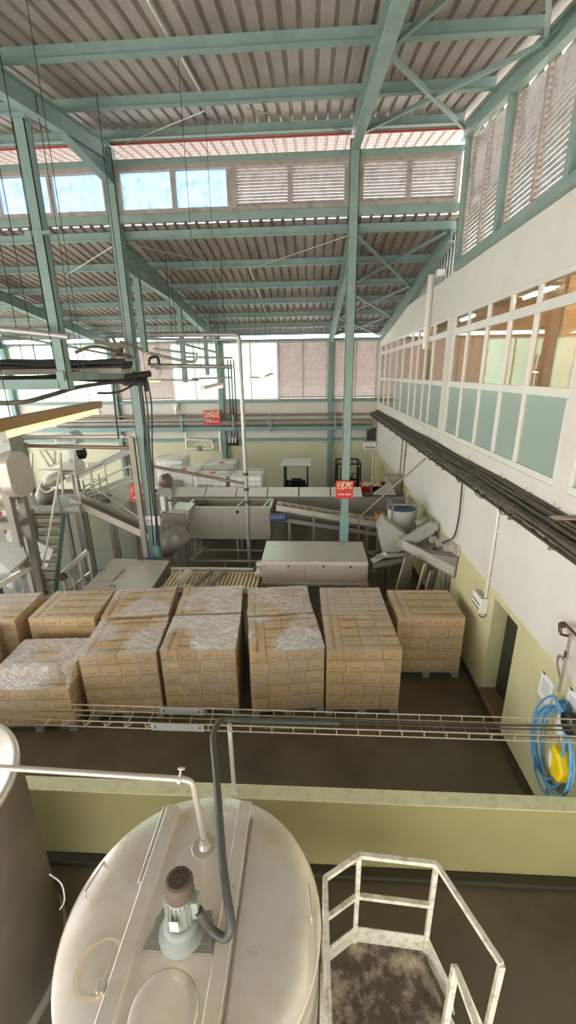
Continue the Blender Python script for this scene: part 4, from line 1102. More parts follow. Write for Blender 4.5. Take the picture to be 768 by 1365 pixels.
MB().lathe([(.09, -.1), (.12, -.08), (.12, .16), (.09, .18)], ah(560, 697, hy + .25), 18, axis=(1, 0, .4)).build('motor', STEELD, hm)
for p in (kq(.15, .1), kq(.15, .9), kq(.8, .15), kq(.8, .85)): MB().bar((p.x, p.y, 0), (p.x, p.y, p.z - .05), .06, .06, up=(0,1,0)).build('leg', STEELD, hm)
p = poly[4]
for yy in (hy + .1, hy + .5): MB().bar((p.x + .15, yy, 0), (p.x + .15, yy, p.z + .05), .07, .07, up=(0,1,0)).build('leg', STEELD, hm)
p = ah(502, 742, hy - .2)
MB().bar(p, p + Vector((.75, .1, .03)), .12, .05).build('outfeed_lip', STEEL, hm)
MB().bar(p + Vector((-.12, -.05, -.1)), p + Vector((.25, .1, .04)), .16, .04).build('outfeed_plate', ALU, hm)
MB().rod(p + Vector((-.1, 0, -.25)), p + Vector((.85, .15, -.12)), .09, 14).build('return_roller', STEELD, hm)
st_ = MB(); 
for k in range(3): st_.bar(ah(490 + k*9, 737 + k*4, hy + .3), ah(513 + k*3, 733 + k*4, hy + .6), .06, .04)
st_.bar(ah(490, 735, hy+.3), ah(514, 748, hy+.3), .06, .05); st_.build('outfeed_frame', STEELD, hm)
# white drum with blue filter behind
dp = aty(535, 690, 10.7)
dd = thing('white_drum', 'white drum with blue coils inside standing behind the hopper machine', 'drum', (dp.x, dp.y, 0))
zt_, zb_ = aty(533, 677, 10.7).z, aty(533, 703, 10.7).z
MB().lathe([(.3, zb_), (.33, zb_ + .05), (.37, zt_ - .02), (.39, zt_), (.37, zt_), (.34, zt_ - .3), (0, zt_ - .3)], (dp.x, dp.y, .0), 36).build('shell', WHITEP, dd)
MB().lathe([(.345, zt_ - .15), (.35, zt_ + .02), (.2, zt_ + .05), (.1, zt_ - .02), (0, zt_ - .02)], (dp.x, dp.y, 0), 24).build('blue_coil', BLUEM, dd)
mb = MB()
for s in ((-.3, -.3), (.3, -.3), (-.3, .3), (.3, .3)): mb.bar((dp.x + s[0], dp.y + s[1], 0), (dp.x + s[0], dp.y + s[1], zt_ + .18), .04, .04, up=(0,1,0))
for s in (((-.3,-.3),(.3,-.3)), ((.3,-.3),(.3,.3)), ((.3,.3),(-.3,.3)), ((-.3,.3),(-.3,-.3))):
    for z in (zb_ - .04, zt_ + .18): mb.bar((dp.x + s[0][0], dp.y + s[0][1], z), (dp.x + s[1][0], dp.y + s[1][1], z), .04, .04)
mb.build('frame', STEELD, dd)
o = aty(506, 694, 11.2)
r = thing('orange_bucket', 'small orange bucket on a stand at the end of the inclined conveyor', 'bucket', (o.x, o.y, 0))
MB().lathe([(.1, 0), (.12, .02), (.15, .2), (.16, .22), (.14, .22), (.11, .1), (0, .1)], o, 20).build('tub', mat('orange_plastic', (196, 132, 62), .5), r)
MB().rod((o.x, o.y, 0), (o.x, o.y, o.z), .05).rod((o.x, o.y, 0), (o.x, o.y, .03), .16, 14).build('stand', STEELD, r)
# boards leaning by the wall
def board(px, py, px2, py2, y, w, m, lab):
    a = aty(px, py, y); b = aty(px2, py2, y + .25)
    a.z = max(a.z, .0)
    tag(MB().bar(a, b, w, .03, up=(0, 1, .2)).build('board', m, bev=.005), lab, 'board')
def lean(x, y, dx, wd, hgt, m, lab):
    a = Vector((x, y, .02)); b = a + Vector((dx, .12, hgt)); tag(MB().bar(a, b, wd, .03, up=(.75, -.66, 0)).build('board', m, bev=.006), lab, 'board')
lean(1.85, 8.6, .34, .5, 1.6, STEELD, 'dark grey panel leaning under the slanting chute')
lean(2.2, 8.45, .30, .16, 1.5, PLANK, 'tan board leaning between two dark panels under the chute')
lean(2.42, 8.35, .24, .40, 1.4, STEELD, 'dark grey rounded panel leaning nearest the right wall')

# ================================================================== IBC TANKS
def ibc(x0, y0, z0, lab, cap, plate):
    w, d, h = 1.16, 1.0, 1.15
    r = thing('intermediate_bulk_container', lab, 'container', (x0 + w/2, y0 + d/2, z0), 'caged white bulk containers')
    MB().box((x0 + .04, y0 + .04, z0 + .14), (x0 + w - .04, y0 + d - .04, z0 + h - .05)).build('bottle', IBCW, r, bev=.05)
    cg = MB(); n = 5
    for k in range(n + 1):
        x = x0 + w * k / n
        for y in (y0, y0 + d): cg.rod((x, y, z0 + .13), (x, y, z0 + h), .010, 6)
        yk = y0 + d * k / n
        for x in (x0, x0 + w): cg.rod((x, yk, z0 + .13), (x, yk, z0 + h), .010, 6)
    for z in (.14, .42, .7, .95, 1.15):
        cg.tube([(x0, y0, z0 + z), (x0 + w, y0, z0 + z), (x0 + w, y0 + d, z0 + z), (x0, y0 + d, z0 + z)], .010 if z < 1 else .018, 6, closed=True)
    for y in (y0 + d * .3, y0 + d * .7): cg.rod((x0, y, z0 + h), (x0 + w, y, z0 + h), .012, 6)
    cg.build('cage', ALU, r)
    MB().lathe([(.11, 0), (.11, .04), (.09, .05), (0, .05)], (x0 + w/2, y0 + d/2, z0 + h - .05), 20).build('lid', RED if cap else IBCW, r)
    if plate: MB().box((x0 + .15, y0 - .02, z0 + .45), (x0 + .65, y0 - .012, z0 + .85)).build('plate', GALV, r)
    pb_ = MB()
    for x in (x0, x0 + w/2 - .06, x0 + w - .12): pb_.box((x, y0, z0), (x + .12, y0 + d, z0 + .12))
    pb_.box((x0, y0, z0 + .1), (x0 + w, y0 + d, z0 + .13)).build('pallet_base', GALV, r)
spots = [(-2.79, 13.62, 'right of its row', 0, 0), (-3.99, 13.62, 'middle of the front row with a red lid', 1, 1), (-4.05, 15.4, 'behind the front ones with a red lid', 1, 0), (-5.2, 14.3, 'left of the front row with a plate', 1, 1), (-6.3, 16.4, 'at the back left beside the green column', 0, 0)]
for (x, y, w_, c_, p_) in spots:
    ibc(x, y, 1.15, 'caged white bulk container on top, ' + w_, c_, p_)
    ibc(x, y, 0, 'caged white bulk container at floor level, ' + w_, 0, 0)

# ================================================================== FORKLIFTS
def forklift(x, y, lab, roofed):
    r = thing('forklift', lab, 'forklift', (x, y, 0))
    w = .98
    b = MB().prism([(x - w/2, y + .1, .35), (x - w/2, y + 1.35, .35), (x - w/2, y + 1.35, .95), (x - w/2, y + .9, 1.05), (x - w/2, y + .75, .75), (x - w/2, y + .1, .75)], (w, 0, 0)); b.build('body', BLACKM if roofed else REDB, r, bev=.03)
    MB().box((x - .4, y + 1.3, .3), (x + .4, y + 1.7, 1.0)).build('counterweight', BLACKM, r, bev=.06)
    MB().box((x - .23, y + .62, .8), (x + .23, y + 1.05, .9)).box((x - .23, y + 1.0, .85), (x + .23, y + 1.1, 1.3)).build('seat', BLACK, r, bev=.03)
    for sx in (-1, 1):
        for (yy, rr) in ((.3, .28), (1.4, .24)): MB().lathe([(rr * .5, -.09), (rr, -.08), (rr, .08), (rr * .5, .09)], (x + sx * (w/2 - .08), y + yy, rr), 24, axis=(1, 0, 0)).build('wheel', BLACK, r)
    g = MB()
    for sx in (-1, 1):
        g.bar((x + sx * .46, y + .15, .7), (x + sx * .46, y + .3, 2.0), .06, .06, up=(0,1,0)); g.bar((x + sx * .46, y + 1.4, .9), (x + sx * .46, y + 1.3, 2.0), .06, .06, up=(0,1,0)); g.bar((x + sx * .46, y + .28, 2.0), (x + sx * .46, y + 1.32, 2.0), .06, .06)
    for yy in (.28, 1.32): g.bar((x - .46, y + yy, 2.0), (x + .46, y + yy, 2.0), .06, .06)
    if not roofed:
        for k in range(5): g.bar((x - .36 + k * .18, y + .3, 2.0), (x - .36 + k * .18, y + 1.3, 2.0), .03, .03)
    g.build('overhead_guard', BLACKM, r)
    if roofed: MB().box((x - .6, y + .05, 2.03), (x + .6, y + 1.55, 2.06)).build('roof', WHITEP, r, bev=.01)
    ms = MB()
    for sx in (-1, 1): ms.bar((x + sx * .33, y - .05, .1), (x + sx * .33, y - .05, 1.5 if roofed else 1.95), .1, .1, up=(0,1,0))
    for z in (.5, 1.0, 1.45): ms.bar((x - .33, y - .05, z), (x + .33, y - .05, z), .08, .06)
    if not roofed:
        for k in range(5): ms.bar((x - .28 + k * .14, y - .1, 1.2), (x - .28 + k * .14, y - .1, 1.7), .025, .025, up=(0,1,0))
        ms.bar((x - .33, y - .1, 1.7), (x + .33, y - .1, 1.7), .03, .03)
    ms.build('mast', BLACKM, r)
    for sx in (-1, 1): MB().bar((x + sx * .2, y - .1, .12), (x + sx * .2, y - 1.0, .10), .1, .04).build('fork', BLACKM, r)
f1 = aty(395, 620, 17.0); forklift(f1.x, 16.3, 'dark forklift with a flat white roof near the far wall', True)
f2 = aty(465, 620, 17.0); forklift(f2.x, 16.6, 'dark forklift with an open barred guard behind the red sign', False)
for (px, w_, lab, pop) in ((494, .8, 'red bin with popcorn coloured print beside the far forklift', 1), (512, .95, 'plain red bin near the concrete pillar at the right wall', 0)):
    p = aty(px, 655, 15.6); r = thing('red_bin', lab, 'bin', (p.x, 15.6, 0))
    x0_, x1_ = p.x - w_/2, p.x + w_/2
    if px == 512: x1_ = min(x1_, WX - .1)
    mb = MB().box((x0_, 15.2, .1), (x1_, 15.22, 1.5)).box((x0_, 15.9, .1), (x1_, 15.92, 1.5)).box((x0_, 15.2, .1), (x0_ + .02, 15.92, 1.5)).box((x1_ - .02, 15.2, .1), (x1_, 15.92, 1.5)).box((x0_, 15.2, .08), (x1_, 15.92, .12))
    mb.build('tub', REDB, r)
    ft_ = MB()
    for sx in (x0_ + .05, x1_ - .05):
        for sy_ in (15.25, 15.87): ft_.bc((sx, sy_, .04), (.08, .08, .08))
    ft_.build('feet', BLACKM, r)
    if pop:
        d_ = MB(); rn = random.Random(3)
        for k in range(60): d_.lathe([(.0, .0), (.045, .02), (.05, .05), (.0, .09)], (x0_ + .06 + rn.random() * (w_ - .12), 15.27 + rn.random() * .58, 1.42 + rn.random() * .06), 7)
        o = d_.build('contents', CREAM, r); o['kind'] = 'stuff'
pl_ = aty(533, 650, 13.9)
tag(MB().box((WX - .5, 13.7, 0), (WX - .1, 14.0, 2.2)).box((WX - .54, 13.66, 2.2), (WX - .06, 14.04, 2.26)).build('concrete_pillar', mat('pillar_concrete', (176, 168, 146), .7, dirt=(140, 130, 108))), 'pale concrete pillar standing by the right wall behind the trough', 'pillar')
o = aty(350, 648, 16.5)
tag(MB().lathe([(.11, 0), (.15, .38), (.16, .4), (.14, .4), (.12, .36), (0, .36)], (-1.55, 15.6, 0), 24).build('white_bucket', WHITEP), 'small white bucket on the floor beside the bulk containers', 'bucket')

# ================================================================== SIGNS
def sign(px0, py0, px1, py1, y, lab, hang):
    a = aty(px0, py1, y); b = aty(px1, py0, y); w = b.x - a.x; h = b.z - a.z
    r = thing('red_sign', lab, 'sign', ((a.x + b.x)/2, y, a.z))
    MB().box((a.x, y, a.z), (b.x, y + .02, b.z)).build('board', RED, r)
    p = MB(); rn = random.Random(int(px0)); 
    for k in range(80):
        cx_ = a.x + w * (.06 + .88 * rn.random()); cz_ = a.z + h * (.52 + .42 * rn.random()); q = w * .036
        p.lathe([(0, 0), (q * .9, .001), (q, .003), (0, .005)], (cx_, y, cz_), 7, axis=(0, -1, 0))
    o = p.build('popcorn_print', CREAM, r); o['kind'] = 'stuff'
    t = MB(); x = a.x + w * .12
    for k in range(14):
        if k != 7: t.box((x, y - .004, a.z + h * .2), (x + w * .038, y, a.z + h * (.25 + .02 * (k % 3))))
        x += w * .054
    t.build('lettering', WHITEP, r)
    if hang:
        bk = MB().box((a.x + w*.45, y + .02, a.z + h*.3), (a.x + w*.55, y + .06, a.z + h*.6)); bk.build('bracket', STEELD, r)
sign(447.5, 641, 471.5, 664.5, YC - .2, 'red popcorn printed sign on the middle green column', 1)
sign(273, 547, 293, 566.5, YE - .5, 'red popcorn printed sign on the far end wall above the pipe shelf', 1)
sign(175, 645.5, 197, 669, YC + .22, 'red popcorn printed sign behind the left green column', 1)
# paper on left column
p0, p1 = aty(193, 700, YC - .125), aty(213, 688, YC - .125)
r = thing('paper_notice', 'white paper notice tied round the left green column', 'notice', ((p0.x+p1.x)/2, YC - .13, p0.z))
MB().box((p0.x, YC - .13, p0.z), (p1.x, YC - .122, p1.z)).build('sheet', PAPER, r)
mb = MB()
for k in range(4): mb.box((p0.x + .06, YC - .132, p0.z + .05 + k * .03), (p0.x + .22, YC - .13, p0.z + .06 + k * .03))
mb.build('lines', INK, r)
bd = aty(199, 735, YC - .35); r = tag(MB().lathe([(.0, .02), (.2, .0), (.21, .05), (.21, .3), (.215, .32), (.21, .34), (.21, .6), (.215, .62), (.21, .64), (.21, .9), (.18, .95), (0, .95)], (CX[1] - .09, YC - .42, 0), 28).build('blue_drum', BLUEV), 'blue drum at the foot of the left green column', 'drum')
# ================================================================== RIGHT WALL FITTINGS
ctr_ = thing('ladder_cable_tray', 'long ladder cable tray full of dusty cables along the right wall', 'cable tray', (2.78, 11, 3.62))
TXA, TXB, TZZ = 2.60, WX - .02, 3.69
mb = MB(); mb.bar((TXA, 1.0, TZZ + .0), (TXA, 19.8, TZZ + .0), .02, .04).bar((TXB, 1.0, TZZ + .0), (TXB, 19.8, TZZ + .0), .02, .04)
y = 1.0
while y < 19.8: mb.bar((TXA, y, TZZ - .01), (TXB, y, TZZ - .01), .03, .02); y += .3
mb.build('ladder', CABLED, ctr_)
y = 1.4
while y < 19.5:
    MB().bar((TXA - .02, y, TZZ - .045), (WX, y, TZZ - .045), .035, .03).bar((TXA + .1, y, TZZ - .06), (WX, y, TZZ - .25), .025, .025).build('bracket', STEELD, ctr_); y += 1.0
rn = random.Random(4)
for k in range(38):
    x0 = TXA + .02 + (k % 12) * .029; zz_ = TZZ + .03 + (k // 12) * .045 * (k % 12) / 8 + .01 * (k // 12) + rn.random() * .02; ph = rn.random() * 6; am = .012 + .015 * rn.random()
    if k >= 12: x0 += .012 * (k // 12)
    pts = [(min(WX - .03, x0 + am * math.sin(yy * .9 + ph) + .008 * math.sin(yy * 3.1 + ph)), yy, zz_ + .012 * math.sin(yy * 1.4 + ph) + .006 * rn.random()) for yy in [1 + .3 * j for j in range(63)]]
    tag(MB().tube(pts, .017 + .012 * rn.random(), 6).build('cable', CABLE), 'dusty dark cable lying along the wall cable tray', 'cable', 'cables on the wall tray')
pts = [(2.80 + .03 * math.sin(j), 4.0 + j * .25, TZZ + .11 + .01 * math.sin(2 * j)) for j in range(9)]
tag(MB().tube(smooth_path(pts, 4), .022, 8).build('cable', CABLEG), 'green cable lying on top of the dusty cables of the wall tray', 'cable')
pts = [(2.72 + .03 * math.sin(j), 8.6 + j * .25, TZZ + .11 + .01 * math.sin(2 * j)) for j in range(9)]
tag(MB().tube(smooth_path(pts, 4), .022, 8).build('cable', CABLEG), 'green cable farther along the wall tray near the slanting conduit', 'cable')
# overhanging little cables that fringe the tray edge
for k, yy in enumerate((5.2, 6.1, 7.0, 8.3)):
    tag(MB().tube(smooth_path([(TXA + .05, yy, TZZ + .08), (TXA - .03, yy + .1, TZZ + .07), (TXA - .05, yy + .3, TZZ - .02), (TXA - .03, yy + .55, TZZ + .05), (TXA + .06, yy + .7, TZZ + .09)], 5), .008, 6).build('cable', CABLE), 'thin cable looped over the edge of the wall tray', 'cable', 'looped cables on the tray edge')
# hooks over the tray
for yy in (5.0, 5.7, 6.5, 7.9, 9.9, 10.8):
    tag(MB().tube([(WX, yy, 3.92), (WX - .07, yy, 3.92), (WX - .09, yy, 3.96), (WX - .08, yy, 4.0)], .006, 6).build('hook', STEELD), 'small steel hook on the wall between the cable tray and the office windows', 'hook', 'hooks over the cable tray')
for k in range(3):
    tag(MB().tube(smooth_path([(2.78, 4.9 + .06 * k, TZZ + .08), (2.85, 4.75 + .05 * k, TZZ + .17), (WX - .03, 4.55 + .04 * k, TZZ + .24), (WX, 4.5 + .04 * k, TZZ + .25)], 5), .016, 8).build('cable', BROWNPIPE), 'brown cable end bending out of the tray into the wall', 'cable', 'cable ends into the wall')
# conduits
def conduit(pts, r, m, lab, clips=True, name='conduit'):
    pts = [Vector(p) for p in pts]
    t = thing(name, lab, 'conduit', pts[-1])
    MB().tube(elbow(pts, .12), r, 10).build('pipe', m, t)
    if clips:
        c = MB()
        for i in range(len(pts) - 1):
            if (pts[i] - pts[i+1]).length > .8:
                for q in (.3, .75): p = pts[i].lerp(pts[i+1], q); c.bc(p, (r * 2.8, r * 2.8, .03))
        if c.v: c.build('clips', m, t)
conduit([(WX - .03, 6.53, 3.6), (WX - .03, 6.53, 1.75)], .022, ALU, 'white conduit dropping from the cable tray to the white wall box')
conduit([(WX - .03, 13.4, 3.6), (WX - .03, 13.6, 1.6)], .022, BROWNPIPE, 'brown conduit dropping down the right wall behind the slanting pipe')
conduit([(WX - .03, 14.0, 3.6), (WX - .03, 14.1, 1.6)], .018, BROWNPIPE, 'thin conduit farthest down the right wall')
p0 = atx(617, 652, WX - .03); p1 = atx(613, 690, WX - .03); p2 = atx(606, 716, WX - .03)
p0.x = p1.x = p2.x = WX - .05
tag(MB().tube(smooth_path([(WX - .05, 8.2, 3.62), p0, p1, p2, p2 + Vector((-.1, .25, -.2)), ah(590, 725, 9.2), ah(583, 712, 9.3), ah(575, 704, 9.45)], 6), .016, 8).build('cable', BLACK), 'black cable sagging from the wall to the motor of the hopper machine', 'cable')
sl0 = Vector((2.6, 9.7, 3.62)); 
sx_ = aty(479, 690, 10.45); sb = aty(478, 722, 10.45)
conduit([sl0, sx_, (sx_.x, sx_.y, .9)], .022, BROWNPIPE, 'slanting conduit running from the wall tray down to the machines', False)
s2 = Vector((2.6, 13.2, 3.62)); q = aty(498, 600, 13.9); q2_ = aty(496, 660, 13.9)
conduit([s2, q, (q.x, q.y, 1.2)], .022, GALV, 'galvanised conduit bending down behind the long trough at the right', False)
# PVC stub by the far office windows
p = atx(573, 392, WX - .07); p2 = atx(571, 450, WX - .07)
r = thing('drain_pipe', 'grey drain pipe standing on the white right wall above the far office windows', 'pipe', (p.x, p.y, 5.2))
MB().rod((p.x, p.y, 6.5), (p.x, p.y, 7.75), .075, 14).build('pipe', ALU, r)
MB().rod((p.x, p.y, 6.05), (p.x, p.y, 6.55), .085, 14).rod((p.x, p.y, 6.5), (p.x, p.y, 6.56), .1, 14).build('socket', ALU, r)
p = atx(594, 380, WX); r = thing('flood_light', 'small flood light on top of the white right wall', 'lamp', (WX - .1, 11.0, 7.46))
MB().box((WX - .16, 10.95, 7.56), (WX + .02, 11.15, 7.70)).build('head', ALU, r, bev=.01); MB().rod((WX + .0, 11.05, 7.44), (WX + .0, 11.05, 7.58), .015).build('stem', STEELD, r)
# white fan-shaped wall box
bx = thing('slotted_box', 'white slotted box on the pale green wall under the white conduit', 'box', (WX - .1, 6.62, 1.5))
yb0, yb1 = atx(633, 795, WX).y, atx(650, 800, WX).y
MB().box((WX - .13, 6.46, 1.56), (WX - .0, 6.84, 1.84)).build('body', WHITEP, bx, bev=.02)
for k in range(2): MB().box((WX - .136, 6.5, 1.61 + k * .09), (WX - .128, 6.80, 1.635 + k * .09)).build('slot', RUST, bx)
for k in range(5):
    MB().box((WX - .12, 6.49 + k * .07, 1.838), (WX - .03, 6.515 + k * .07, 1.845)).build('vent', STEELD, bx)
MB().tube(arc((WX - .07, 6.46, 1.56), .06, PI, 2*PI, 10, (1,0,0), (0,0,1)), .008, 6).build('pull_loop', BLACK, bx)
# papers
def paper(px0, py0, lab, w=.28, h=.36, mark=True):
    a = atx(px0, py0, WX - .004)
    r = thing('paper_notice', lab, 'notice', (a.x, a.y - w/2, a.z - h))
    MB().box((WX - .006, a.y - w, a.z - h), (WX - .001, a.y, a.z)).build('sheet', PAPER, r)
    m_ = MB()
    for k in range(5): m_.box((WX - .008, a.y - w * .8, a.z - h * (.25 + .11 * k)), (WX - .006, a.y - w * .2, a.z - h * (.27 + .11 * k)))
    m_.build('lines', INK, r)
    MB().box((WX - .012, a.y - w * .3, a.z - .012), (WX - .005, a.y - w * .1, a.z + .004)).build('pin', BLACKM, r)
paper(723, 893, 'paper notice on the pale green wall left of the blue hose')
paper(759, 914, 'paper notice on the wall at the right edge above the blue hose', .26, .34)
# tap and standpipe
tp = thing('water_tap', 'brown brass tap and riser pipe feeding the blue hose', 'tap', (WX - .1, 4.35, 1.7))
w = WX - .10
P_ = lambda px, py, x=w: atx(px, py, x)
MB().tube(elbow([P_(800, 870), P_(768, 846), P_(752, 830)], .03), .017, 10).tube(elbow([P_(752, 830), P_(747, 835), P_(748, 846), P_(760, 848)], .02), .016, 10).build('supply_pipe', BRASS, tp)
MB().rod(P_(761, 846), P_(745, 922), .016, 10).build('riser', STEELD, tp)
MB().lathe([(.026, -.03), (.026, .03)], P_(750, 833), 12, axis=(0, 1, 0)).rod(P_(746, 831), P_(746, 843), .016).lathe([(.022, -.04), (.022, .04)], P_(755, 872), 10).build('valve', BRASS, tp)
MB().tube(smooth_path([P_(752, 880), P_(746, 874), P_(743, 885), P_(747, 905)], 5), .013, 8).build('loop', BROWNPIPE, tp)
# blue hose coil: every loop hangs from the bracket
def coil():
    mb = MB(); pts = []; rn = random.Random(11)
    a = P_(744, 930, WX - .07)
    specs = [(728, 990, 22, 60, 0), (737, 985, 24, 66, .4), (740, 1000, 34, 56, -.3), (748, 1000, 30, 52, .2), (742, 992, 26, 62, .1)]
    ctr = P_(738, 990, WX - .07)
    for k, (ry, rz, oy, oz) in enumerate(((.30, .62, 0, 0), (.36, .56, .03, -.03), (.27, .60, -.06, .02), (.42, .54, -.05, -.05), (.33, .58, .06, .04), (.38, .62, -.10, -.02))):
        for j in range(25 if k < 5 else 22):
            t = PI/2 + 2 * PI * j / 24
            pinch = 1 - .55 * max(0, math.sin(t)) ** 2
            pts.append((WX - .05 - .018 * k - .012 * math.sin(3 * t + k), ctr.y + oy + ry * pinch * math.cos(t), ctr.z + oz + rz * math.sin(t)))
    return mb.tube(pts, .014, 8)
tag(coil().build('garden_hose', BLUE), 'coiled blue hose hanging on the right wall', 'hose')
ctr = P_(738, 990, WX - .07)
r = thing('hose_hook', 'white bracket plate holding the blue hose on the wall', 'hook', (WX - .08, ctr.y, ctr.z + .35))
MB().prism([(WX - .02, ctr.y + .12, ctr.z + .55), (WX - .02, ctr.y - .10, ctr.z + .35), (WX - .02, ctr.y - .14, ctr.z + .02), (WX - .02, ctr.y + .08, ctr.z + .12)], (-.012, 0, 0)).build('plate', WHITEP, r, bev=.004)
MB().tube(arc((WX - .09, ctr.y - .03, ctr.z + .36), .19, .1, PI * .75, 12, (0, -1, 0), (0, 0, 1)), .022, 8).build('saddle', WHITEP, r)
g = P_(738, 1016, WX - .18)
r = thing('plastic_device', 'yellow plastic device hanging inside the blue hose coil', 'tool', (g.x, g.y, g.z - .18))
MB().prism([(g.x, g.y + .10, g.z + .17), (g.x, g.y - .02, g.z + .16), (g.x, g.y - .16, g.z + .0), (g.x, g.y - .13, g.z - .17), (g.x, g.y + .0, g.z - .20), (g.x, g.y + .08, g.z - .1)], (.14, 0, 0)).build('body', YELLOW, r, bev=.025, seg=3)
MB().prism([(g.x - .012, g.y + .10, g.z + .08), (g.x - .012, g.y + .05, g.z + .02), (g.x - .012, g.y + .04, g.z - .12), (g.x - .012, g.y + .09, g.z - .06)], (.012, 0, 0)).build('label_plate', ALU, r)
MB().tube(arc((g.x + .07, g.y + .03, g.z + .17), .07, 0, PI, 10, (0, 1, 0), (0, 0, 1)), .01, 6).build('hanger', STEELD, r)
g2 = P_(762, 965, WX - .12)
MB().lathe([(.0, -.05), (.13, -.045), (.14, 0), (.13, .045), (0, .05)], g2, 24, axis=(1, 0, 0)); o = MB().lathe([(0, -.06), (.12, -.05), (.135, 0), (.12, .05), (.05, .06), (.05, .1), (0, .1)], g2, 28, axis=(1, 0, 0)).build('black_reel', BLACK); tag(o, 'round black reel beside the blue hose at the right edge', 'reel')
tag(MB().rod((WX - .03, ctr.y - .05, 0.02), (WX - .03, ctr.y + .0, ctr.z - .5), .012, 8).build('support_rod', STEELD), 'thin rod standing below the blue hose coil', 'rod')

# ================================================================== END WALL FITTINGS
def epipe(pts, r, m, lab, name='pipe'):
    tag(MB().tube(elbow(pts, .15), r, 10).build(name, m), lab, 'pipe')
ey = YE - .3
zf = lambda y: aty(400, y, ey).z
epipe([(-12, ey, zf(553)), (2.6, ey, zf(553))], .05, BROWNPIPE, 'brown pipe running along the far end wall above the duct')
epipe([(-12, ey - .05, zf(563)), (2.7, ey - .05, zf(563))], .14, STEELD, 'thick grey duct running along the far end wall')
epipe([(-12, ey - .2, zf(558)), (-4.5, ey - .2, zf(558))], .05, GALV, 'galvanised pipe at the left of the far end wall')
for x in (-8.0, -6.0, -1.9, 1.05, -3.6):
    r = thing('pipe_bracket', 'pale green bracket holding the pipes on the far end wall', 'bracket', (x, ey, 3.1), 'end wall pipe brackets')
    MB().bar((x, ey - .22, 3.0), (x, ey - .22, 3.75), .1, .05, up=(0,1,0)).bar((x, ey - .25, 3.72), (x, YE - .02, 3.72), .08, .06).bar((x, ey - .25, 3.0), (x, YE - .02, 3.0), .08, .06).build('frame', GREEN2, r)
r = thing('pipe_set', 'white bent pipes with a valve on the lower part of the far end wall', 'pipe', (-6, YE - .1, 1.5))
q = lambda px, py: aty(px, py, YE - .2)
MB().tube(elbow([q(248, 572), q(249, 598), q(285, 598)], .12), .06, 10).tube(elbow([q(248, 586), q(283, 587), q(285, 598)], .12), .06, 10).tube([q(293, 572), q(295, 601)], .07, 10).build('pipes', ALU, r)
MB().lathe([(.09, -.1), (.12, 0), (.09, .1)], q(266, 598), 12, axis=(1,0,0)).build('valve', STEELD, r)
for k in range(3):
    p0, p1 = q(303 + k * 4, 480), q(304.5 + k * 4, 585)
    tag(MB().rod((p0.x, YE - .1, p0.z), (p0.x, YE - .1, p1.z), .03, 8).build('riser_pipe', BLACKM), 'dark riser pipe on the far end wall beside the green column', 'pipe', 'dark risers on the end wall')
r = thing('valve_rack', 'dark valve panel under the riser pipes on the far end wall', 'panel', (q(310, 590).x, YE - .1, 2.1))
MB().box(q(304, 594) + Vector((0, 0, 0)), q(318, 586) + Vector((0, .1, 0))).build('panel', BLACKM, r)
for k in range(3): MB().rod(q(306 + k * 4, 590), q(306 + k * 4, 583), .04, 8).build('valve', ALU, r)
r = thing('air_unit', 'white boxed air unit low on the far end wall in the right corner', 'box', (q(492, 597).x, YE - .2, 2.0))
MB().box(q(484, 598) + Vector((0, -.3, 0)), q(501, 588) + Vector((0, .1, 0))).build('body', WHITEP, r, bev=.02)
MB().box(q(486, 596) + Vector((0, -.31, 0)), q(499, 594) + Vector((0, -.29, .0))).build('grille', STEELD, r)
MB().box(q(489, 587) , q(501, 571) + Vector((0, .1, 0))).build('recess', DOORD, r)['label'] = 'dark opening with louvres above'
p0, p1 = q(230, 547), q(237, 538)
r = thing('junction_box', 'white vent fitting on the far end wall above the pipes', 'box', (p0.x, YE - .1, p0.z)); MB().box(p0, p1 + Vector((0, .1, 0))).build('body', WHITEP, r, bev=.02); MB().rod(q(235, 541), q(235, 556), .06, 8).build('spout', WHITEP, r)
struct(MB().box((XL, YE - .03, 0), (WX, YE, .12)).build('baseboard_end', DARKBASE))

# ================================================================== LAMPS
def batten(a, b, m, lab, wires, hood=True, big=False):
    a = Vector(a); b = Vector(b); d = (b - a).normalized()
    r = thing('batten_lamp', lab, 'lamp', (a + b) / 2)
    w = .12 if big else .09
    if False:
        s = d.cross(Vector((0,0,1))).normalized()
        prof = [(-w, -.035), (-w, -.028), (-.045, .04), (.045, .04), (w, -.028), (w, -.035), (.04, .03), (-.04, .03)]
        poly = [a + s * u + Vector((0,0,1)) * v for u, v in prof]; MB().prism(poly, b - a).build('housing', WHITEP, r)
    else: MB().bar(a + Vector((0,0,.035)), b + Vector((0,0,.035)), w if not big else .07, .05).build('housing', LAMPBODY if big else WHITEP, r)
    e = .06
    MB().rod(a + d * e - Vector((0,0,.012)), b - d * e - Vector((0,0,.012)), (.016 if not big else .022), 10).build('tube', m, r)
    for p in (a + d * .04, b - d * .04): MB().bc(p - Vector((0,0,.012)), (.05, .05, .055)).build('socket', WHITEP, r)
    for i, (p, top) in enumerate(wires):
        MB().rod(p, top, .0025 if big else .004, 5).build('suspension_wire', BLACKM, r)
